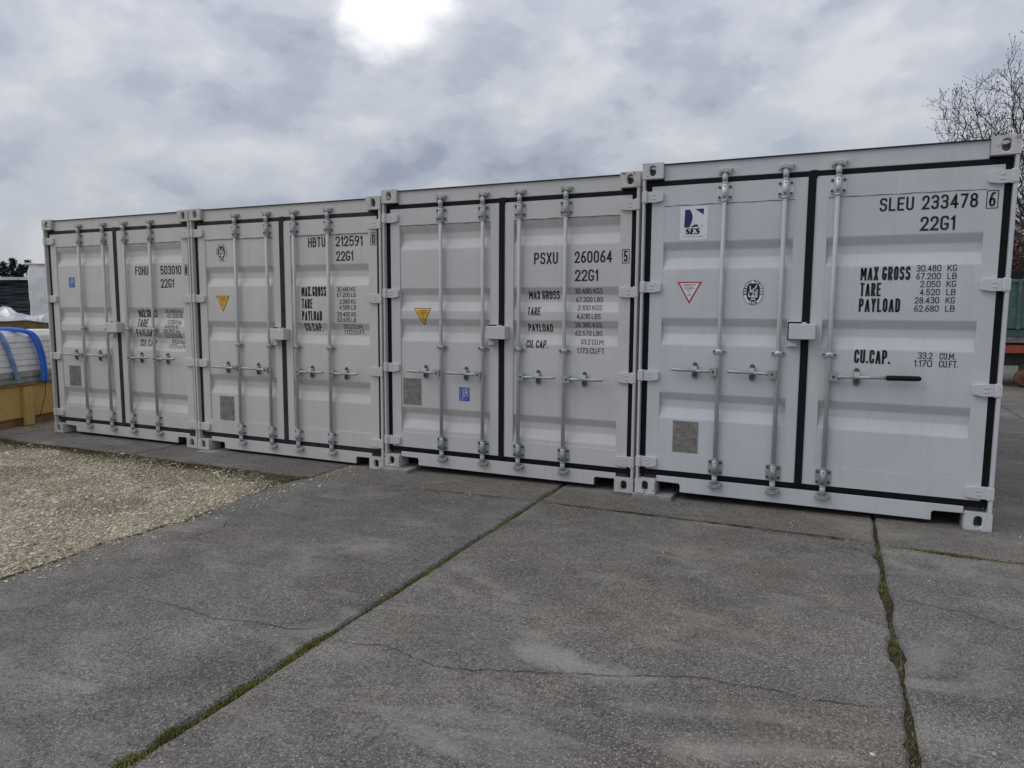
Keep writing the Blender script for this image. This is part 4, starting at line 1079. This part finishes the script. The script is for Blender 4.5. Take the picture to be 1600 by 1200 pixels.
RUST = mat_flat('rusty_steel', (0.16, 0.075, 0.04), 0.85, 0, 0.5, 14, 0.5)
GREYPL = mat_flat('grey_plank', (0.17, 0.16, 0.15), 0.85, 0, 0.5, 9, 0.4)
BARK = mat_flat('bark', (0.072, 0.060, 0.050), 0.9, 0, 0.4, 18, 0.6)
TWIG = mat_flat('twig_bark', (0.052, 0.042, 0.036), 0.9, 0, 0.4, 18)
BUD = mat_flat('buds', (0.075, 0.050, 0.034), 0.9, 0, 0.5, 20)
REDLEAF = mat_flat('red_brown_leaf', (0.13, 0.045, 0.028), 0.85, 0, 0.5, 12)
NEEDLE = mat_flat('hazed_pine_needles', (0.036, 0.045, 0.046), 0.9, 0, 0.4, 1.5)  # blue-grey distance haze is mixed into the needle colour

# yellow crate with the wrapped bundle on it
YT = math.atan2(0.954, -0.30); Y0 = (-8.18, -0.10)
root = empty('yellow_crate', (*Y0, 0.0), (0, 0, YT)); tag(root, 'yellow timber crate on the gravel left of the FOHU container', 'crate')
S0, S1, DP = -1.35, 1.55, 1.15
b = MB(); b.box(S0, S1, 0.03, DP, 0.10, 0.52); b.build('crate_box', YEL, root, bevel=0.008)
for k, sx in enumerate((S0+0.02, -0.55, 0.47, S1-0.16)):
    b = MB(); b.box(sx-0.065, sx+0.075, -0.025, 0.028, -0.005, 0.50); b.build('crate_post', YEL, root, bevel=0.006)
for yy in (0.06, 0.5, 0.95):
    b = MB(); b.box(S0, S1, yy, yy+0.12, -0.03, 0.098); b.build('runner', TIMBER, root)
b = MB(); b.box(S0-0.02, S1+0.02, -0.004, DP+0.03, 0.523, 0.548); b.build('crate_lid', TIMBER, root, bevel=0.004)
root = empty('wrapped_bundle', (*Y0, 0.55), (0, 0, YT)); tag(root, 'bundle of white boards in film with blue straps on the yellow crate', 'bundle')
nb = 9; hb = 0.70/nb
for k in range(nb):
    b = MB(); r = random.Random(k); e = 0.0 if k < nb-1 else 0.05
    y0 = 0.04+r.uniform(-0.008, 0.008)+e
    poly = [(y0, 0.002+k*hb), (DP-0.05-e, 0.002+k*hb), (DP-0.05-e*1.5, (k+1)*hb-0.001), (y0+e*0.9+0.004, (k+1)*hb-0.001)]
    s0, s1 = S0+0.05+r.uniform(0, 0.03), S1-0.1-r.uniform(0, 0.03)
    b.add([(s0, p[0], p[1]) for p in poly]+[(s1, p[0], p[1]) for p in poly], [(3,2,1,0), (4,5,6,7), (0,1,5,4), (1,2,6,5), (2,3,7,6), (3,0,4,7)])
    b.build('board', BOARD if k > 1 else BOARDG, root, bevel=0.005)
def strap(pts, m, wd, fl=0.35):
    b = MB(); P = [Vector(p) for p in pts]; fine = []
    for i in range(len(P)-1):
        p0, p1, p2, p3 = P[max(i-1,0)], P[i], P[i+1], P[min(i+2,len(P)-1)]
        for k in range(6):
            t = k/6; fine.append(0.5*((2*p1)+(p2-p0)*t+(2*p0-5*p1+4*p2-p3)*t*t+(3*p1-p0-3*p2+p3)*t**3))
    fine.append(P[-1]); b.tube(fine, wd, 8, True, 0, True)
    b.build('strap', m, root)
for dx in (0.0, 0.055):
    strap([(0.10+dx*0.4, 0.9, 0.71), (0.30+dx*.5, 0.3, 0.725), (0.50+dx*.7, 0.06, 0.70), (0.62+dx, -0.005, 0.62), (0.70+dx, -0.025, 0.40), (0.735+dx, -0.02, 0.18), (0.745+dx, -0.01, 0.0)], BLUEP, 0.026)
strap([(-0.45, 0.9, 0.71), (-0.20, 0.3, 0.725), (0.08, 0.06, 0.70), (0.17, 0.015, 0.60), (0.25, 0.008, 0.40), (0.31, 0.006, 0.2), (0.34, 0.006, 0.06)], BLUEF, 0.030)
strap([(-0.9, 0.9, 0.71), (-0.7, 0.3, 0.725), (-0.5, 0.06, 0.70), (-0.42, -0.005, 0.60), (-0.38, -0.02, 0.30), (-0.37, -0.01, 0.02)], BLUEP, 0.026)
b = MB(); b.tube([(0.765, -0.032, 0.0), (0.72, -0.045, -0.2), (0.64, -0.02, -0.46)], 0.0045, 6); b.build('loose_wire', HOLE, root)

# timber crate under a crumpled tarp
x, y = at(15, 12.3)
root = empty('timber_crate', (x, y, 0), (0, 0, R(72))); tag(root, 'low brown timber crate behind the wrapped bundle', 'crate')
for k in range(9):
    b = MB(); b.box(-1.7, 1.9, 0, 0.03, 0.06+k*0.145, 0.20+k*0.145); b.build('plank', TIMBER, root, bevel=0.005)
b = MB(); b.box(-1.7, 1.9, 0.04, 1.5, 0.02, 1.36); b.build('crate_box', TIMBER, root)
nx_, ny_ = 46, 18; vs = []
for j in range(ny_):
    for i in range(nx_):
        u, t = i/(nx_-1), j/(ny_-1); X = -1.8+3.8*u
        zz = 1.41 + 0.055*math.sin(9*u+5*t)+0.04*math.sin(23*u-7*t)+0.03*math.sin(41*u+11*t)+0.10*math.exp(-((X-0.18)/0.12)**2)
        if j == 0: zz = 1.345+0.02*math.sin(17*u)+0.015*math.sin(37*u)
        vs.append((X, -0.05+1.6*t, max(zz, 1.375 if j else 1.30)))
b = MB(); b.add(vs, [(j*nx_+i, j*nx_+i+1, (j+1)*nx_+i+1, (j+1)*nx_+i) for j in range(ny_-1) for i in range(nx_-1)], 0, False)
o = b.build('crumpled_tarp', TARP, None); o.location = (x, y, 0); o.rotation_euler = (0, 0, R(72)); m_ = o.modifiers.new('s', 'SOLIDIFY'); m_.thickness = 0.008
tag(o, 'crumpled silver tarp lying on the brown timber crate', 'tarp')

def wrapped(name, px, depth, wd, dp, h, rot, mat, layers, seed, amp=0.03):
    """stack wrapped in film: level bands with wrinkles"""
    x, y = at(px, depth); r = random.Random(seed); nu, nv = 40, layers*6
    vs = []; b = MB(); f = wob(seed); g = wob(seed+5)
    per = [(-wd/2, 0), (wd/2, 0), (wd/2, dp), (-wd/2, dp)]
    ring = []
    for k in range(4):
        a, c = per[k], per[(k+1) % 4]
        for i in range(nu//4*2 if k % 2 == 0 else nu//4): n_ = nu//4*2 if k % 2 == 0 else nu//4; ring.append((a[0]+(c[0]-a[0])*i/n_, a[1]+(c[1]-a[1])*i/n_))
    n = len(ring)
    for j in range(nv+1):
        t = j/nv; zz = t*h
        for i, (X, Y) in enumerate(ring):
            dd = Vector((X, Y-dp/2)).normalized()
            k = amp*(0.35*math.sin(j*2.1+0.9*f(i*0.2))+0.45*abs(math.sin(math.pi*t*layers))+0.3*f(i*0.35+j*0.7)*0.4) - (0.05 if j == nv else 0)
            vs.append((X+dd.x*k, Y+dd.y*k, zz+0.02*g(i*0.25)*(0.3 if 0 < j < nv else 0.15)))
    fs = [(j*n+i, j*n+(i+1) % n, (j+1)*n+(i+1) % n, (j+1)*n+i) for j in range(nv) for i in range(n)]
    b.add(vs, fs, 0, False); b.add([vs[nv*n+i] for i in range(n)], [tuple(range(n))])
    root = empty(name, (x, y, -0.02), (0, 0, rot)); return root, b
root, b = wrapped('black_wrapped_stack', -60, 17.5, 6.4, 1.6, 2.40, R(60), BLKFILM, 13, 21, 0.06)
b.build('film', BLKFILM, root); tag(root, 'long stack wrapped in black film under a pale top sheet', 'wrapped stack')
b = MB()
vs = []
for i in range(30):
    u = i/29; 
    for j, (Y, Z) in enumerate(((-0.12, 2.35), (-0.10, 2.415), (0.8, 2.45), (1.70, 2.415))): vs.append((-3.25+6.5*u, Y, Z+0.012*math.sin(u*19+j)))
b.add(vs, [(4*i+j, 4*i+4+j, 4*i+5+j, 4*i+1+j) for i in range(29) for j in range(3)]); o = b.build('top_sheet', TARP, root); m_ = o.modifiers.new('s', 'SOLIDIFY'); m_.thickness = 0.006
root, b = wrapped('white_wrapped_stack', 76, 15.2, 0.50, 0.50, 2.55, R(60), WRAP, 3, 31, 0.022)
b.build('film', WRAP, root); tag(root, 'tall narrow stack wrapped in white film beside the FOHU container', 'wrapped stack')
b = MB(); b.box(-0.29, 0.29, -0.03, 0.55, 2.535, 2.56); b.build('cap_sheet', WRAP, root, bevel=0.01)

# skip wagon with teal side boards at the right
x, y = at(1592, 13.5)
root = empty('skip_wagon', (x, y, gz(x)), (0, 0, R(8))); tag(root, 'teal side-boarded wagon on an orange frame behind the rightmost container', 'wagon')
X0, X1 = -0.75, 4.2
for k in range(7):
    xx = X0+(X1-X0)*k/7; b = MB(); b.box(xx+0.006, xx+(X1-X0)/7-0.006, 0.0, 0.05, 1.12, 1.98); b.build('side_panel', TEAL, root, bevel=0.008)
    b = MB(); b.box(xx-0.03, xx+0.03, -0.045, -0.002, 1.10, 2.0); b.build('side_post', TEAL, root, bevel=0.006)
b = MB(); b.box(X0, X1, -0.03, 0.06, 1.985, 2.05); b.build('top_rim', TEAL, root, bevel=0.008)
b = MB(); b.box(X0, X1, 0.06, 1.9, 1.1, 1.9); b.build('load_box', TEALD, root)
b = MB(); b.box(X0, X1, -0.02, 1.9, 0.96, 1.095); b.build('lower_rail', TEALD, root, bevel=0.008)
b = MB(); b.box(X0, X1, -0.05, 1.9, 0.85, 0.955); b.build('deck_plank', GREYPL, root, bevel=0.008)
b = MB(); b.box(X0, X1, -0.02, 0.06, 0.655, 0.81); b.build('chassis_beam', ORANGE, root, bevel=0.008)
b = MB(); b.box(X0+0.1, X1, 0.2, 1.7, 0.40, 0.84); b.build('undercarriage', STEELDK, root)
b = MB(); b.box(X0+0.02, X1, 0.02, 0.10, 2.06, 2.20); sg = b.build('sign_beam', HOLE, root, bevel=0.005)
b = MB(); text(b, '2 200', 0.02, 0.32, 2.075, 0.062, lambda u, v: 0.02, 0.2); b.build('lettering', WHITE, root)
for wx in (0.14, 0.85, 3.2, 3.9):
    wh = MB(); wh.tube([(wx, -0.02, 0.17), (wx, 0.02, 0.17), (wx, 0.10, 0.17), (wx, 0.13, 0.17)], [0.13, 0.165, 0.165, 0.13], 22, True, 0)
    wo_ = wh.build('wheel', RUST, root)
    h = MB(); h.tube([(wx, -0.05, 0.17), (wx, -0.018, 0.17)], 0.055, 14, True, 0); h.build('hub', STEELDK, wo_)
    h = MB(); h.box(wx-0.05, wx+0.05, 0.14, 0.2, 0.12, 0.45); h.build('axle_bracket', STEELDK, wo_)

# ------------------------------------------------------------------ trees
def bare_tree(name, label, base, height, crown, seed, leaf=None, dens=1.0):
    r = random.Random(seed); tr, br, bd = MB(), MB(), MB()
    def rv(): return Vector((r.gauss(0,1), r.gauss(0,1), r.gauss(0,1))).normalized()
    def limb(p, d, L, rad, lvl):
        n = 5 if lvl < 2 else 4 if lvl < 3 else 3 if lvl < 4 else 2
        pts = [p.copy()]; rads = [rad]; q = p.copy(); dd = d.copy(); dirs = []
        for k in range(n):
            dd = (dd + rv()*(0.13+0.05*lvl) + Vector((0,0,1))*((0.10, 0.16, 0.20, 0.22)[min(lvl,4)-1] if lvl else 0.02)).normalized()
            q = q + dd*L/n; pts.append(q.copy()); dirs.append(dd.copy()); rads.append(max(0.0042, rad*(1-0.75*(k+1)/n)))
        (tr if lvl == 0 else br).tube(pts, rads, 9 if lvl == 0 else 6 if lvl == 1 else 4 if lvl == 2 else 3, lvl < 2, 0, lvl < 3)
        if lvl >= 4:
            b_ = pts[-1]; s_ = r.uniform(0.008, 0.020)
            bd.add([b_+Vector((s_,0,0)), b_+Vector((-s_*.5,s_*.8,0)), b_+Vector((-s_*.5,-s_*.8,0)), b_+Vector((0,0,s_*2.6)), b_-Vector((0,0,s_))], [(0,1,3),(1,2,3),(2,0,3),(1,0,4),(2,1,4),(0,2,4)])
            if leaf:
                for _ in range(leaf):
                    c = b_+rv()*0.07; a1, a2 = rv()*0.035, rv()*0.03; bd.add([c-a1, c+a2, c+a1, c-a2], [(0,1,2,3)])
            return
        nk = [15, 9, 9, 6][lvl]; nk = max(2, int(nk*dens*r.uniform(0.8, 1.2)))
        for k in range(nk):
            t = (0.30 if lvl == 0 else 0.18)+(0.80 if lvl else 0.70)*((k+r.random())/nk); t = min(t, 1.0)
            i = min(n-1, int(t*n)); f = t*n-i; pp = pts[i].lerp(pts[i+1], min(1, f)); bd_ = dirs[i]
            side = rv(); side = (side-bd_*side.dot(bd_)).normalized()
            ang = r.uniform(0.55, 1.05) if lvl else r.uniform(0.55, 1.0)*(1.2-0.5*t)
            nd = (bd_*math.cos(ang)+side*math.sin(ang)).normalized()
            LL = L*(r.uniform(0.38, 0.58) if lvl else r.uniform(0.62, 0.88)*(1.15-0.35*t)*crown)
            limb(pp, nd, LL, max(0.003, rads[i]*(0.55 if lvl else 0.45)), lvl+1)
    limb(Vector((0,0,-0.2)), Vector((0,0,1)), height*0.78, height*0.019, 0)
    root = empty(name, base); tag(root, label, 'tree')
    tr.build('trunk', BARK, root)
    o = br.build('crown', TWIG, root)
    bd.build('buds', REDLEAF if leaf else BUD, o)
    return root
def colony_tree(name, label, base, ch, ra, rb, fork, seed, natt=2600):
    """bare crown grown towards points spread through its volume; twigs added along the young wood"""
    g = np.random.default_rng(seed); r = random.Random(seed)
    d = g.normal(size=(natt, 3)); d /= np.linalg.norm(d, axis=1)[:, None]
    A = d*(g.uniform(0.10, 1.0, natt)**(1/2.6))[:, None]*np.array([ra, ra, rb])
    A *= (1+0.10*np.sin(4*np.arctan2(d[:, 1], d[:, 0])+2*d[:, 2])+0.08*np.sin(9*d[:, 2]+3*d[:, 0]))[:, None]
    A += np.array([0, 0, ch]); A = A[A[:, 2] > fork*0.8]
    step = 0.21; nodes = [np.array([0, 0, -0.2])]; par = [-1]
    while nodes[-1][2] < fork: nodes.append(nodes[-1]+np.array([g.normal(0, .02), g.normal(0, .02), step])); par.append(len(nodes)-2)
    P = np.array(nodes); near = np.full(len(A), 1e9); ni = np.zeros(len(A), int)
    def upd(lo):
        for k in range(lo, len(P)):
            dd = np.linalg.norm(A-P[k], axis=1); m = dd < near; near[m] = dd[m]; ni[m] = k
    upd(0); alive = np.ones(len(A), bool)
    for it in range(90):
        if not alive.any(): break
        new, np_ = [], []
        act = alive & (near < 6.0)
        for k in np.unique(ni[act]):
            v = A[act & (ni == k)]-P[k]; v /= np.linalg.norm(v, axis=1)[:, None]; v = v.mean(0)+g.normal(0, .16, 3)+np.array([0, 0, .10]); v /= np.linalg.norm(v)
            new.append(P[k]+v*step); np_.append(k)
        if not new: break
        lo = len(P); P = np.vstack([P, np.array(new)]); par += [int(q) for q in np_]
        upd(lo); alive &= near > 0.25
    n = len(P); rad = np.zeros(n)
    kids = [0]*n
    for k in range(1, n): kids[par[k]] += 1
    for k in range(n-1, 0, -1):
        if rad[k] == 0: rad[k] = 0.0062**2.25
        rad[par[k]] += rad[k]
    rad = rad**(1/2.25)
    tr, br, bd = MB(), MB(), MB()
    for k in range(1, n):
        a, c = P[par[k]], P[k]; w0 = min(rad[par[k]], rad[k]*1.5)
        (tr if c[2] < fork+0.3 and rad[k] > 0.08 else br).tube([a, c], [w0, rad[k]], 8 if rad[k] > .05 else 5 if rad[k] > .015 else 3, False, 0, True)
    for k in range(1, n):
        if rad[k] > 0.022: continue
        dr = Vector(P[k]-P[par[k]]).normalized()
        for _ in range(2 if kids[k] else 4):
            q = Vector((g.normal(), g.normal(), g.normal())).normalized()
            v = (dr*0.9+q*0.75+Vector((0, 0, 0.45))).normalized(); L = r.uniform(0.16, 0.46); p0 = Vector(P[k]); p1 = p0+v*L*0.5; v2 = (v+Vector((g.normal(0, .25), g.normal(0, .25), .25))).normalized(); p2 = p1+v2*L*0.5
            br.tube([p0, p1, p2], [0.0052, 0.0044, 0.0034], 3, False, 0, False)
            for b_, s_ in ((p2, r.uniform(.010, .020)), (p1, r.uniform(.006, .013))):
                bd.add([b_+Vector((s_,0,0)), b_+Vector((-s_*.5,s_*.8,0)), b_+Vector((-s_*.5,-s_*.8,0)), b_+Vector((0,0,s_*2.6)), b_-Vector((0,0,s_))], [(0,1,3),(1,2,3),(2,0,3),(1,0,4),(2,1,4),(0,2,4)])
    root = empty(name, base); tag(root, label, 'tree')
    tr.build('trunk', BARK, root); o = br.build('crown', TWIG, root); bd.build('buds', BUD, o)
x, y = at(1694, 22.0); colony_tree('bare_tree', 'leafless tree with dense budding twigs rising behind the right end container', (x, y, -0.1), 6.0, 4.35, 3.8, 2.0, 5, 5200)
x, y = at(1830, 27.0); colony_tree('bare_tree', 'second leafless tree farther right behind the teal wagon', (x, y, -0.1), 6.2, 3.8, 3.6, 2.2, 9, 1500)
x, y = at(1612, 17.5); bare_tree('red_leaved_bush', 'low bush with red-brown leaves behind the teal wagon', (x, y, -0.1), 3.3, 0.95, 14, leaf=2, dens=0.75)

def pine(name, base, h, seed, label):
    r = random.Random(seed); root = empty(name, base); tag(root, label, 'tree', 'pines on the far skyline')
    b = MB(); b.tube([(0,0,-1), (r.uniform(-.2,.2), 0, h*0.5), (r.uniform(-.4,.4), 0, h*0.98)], [h*0.016, h*0.011, 0.03], 7); b.build('trunk', BARK, root)
    cr = MB()
    for k in range(70):
        t = 0.22+0.78*(k+r.random())/70; L = h*0.25*(1.06-t)**0.85*r.uniform(0.55, 1.15)*(1.0 if t > 0.45 else 0.8); a = r.uniform(0, 6.283)
        e = Vector((math.cos(a)*L, math.sin(a)*L, h*t+L*r.uniform(-0.15, 0.35)))
        cr.tube([(0, 0, h*t-0.15), e], [0.07, 0.03], 3, False)
        for q in range(int(16+L*9)):
            f = r.uniform(0.25, 1.08); c = Vector((0, 0, h*t-0.15)).lerp(e, f)+Vector((r.gauss(0, .38), r.gauss(0, .38), r.gauss(0.1, .22)))
            for _ in range(3):
                a1 = Vector((r.gauss(0,1), r.gauss(0,1), r.gauss(0,.5))).normalized()*r.uniform(0.25, 0.6); a2 = Vector((r.gauss(0,1), r.gauss(0,1), r.gauss(0,.5))).normalized()*r.uniform(0.2, 0.42)
                cr.add([c-a1, c+a2, c+a1], [(0,1,2)])
    cr.build('crown', NEEDLE, root)
    return root
ORD = ('first', 'second', 'third', 'fourth', 'fifth', 'sixth')
for k, (px_, dpt, h) in enumerate(((-12, 236, 19.0), (6, 232, 18.4), (17, 246, 19.5), (31, 236, 19.8), (42, 250, 19.0), (54, 240, 19.6))):
    x, y = at(px_, dpt)
    pine('pine_tree', (x, y, -0.2), h, 42+k, 'dark pine on the far skyline, %s of the pines from the left edge' % ORD[k])
n = 1500
y = RNG.uniform(1.0, 12.0, n); x = 3.83+RNG.normal(0, 0.02, n)
moss('joint_moss', 'yellowish moss in the slab joint beside the right end container', np.stack([x, y, gzv(x)-0.02], 1), 0.01, 0.03, MOSS)
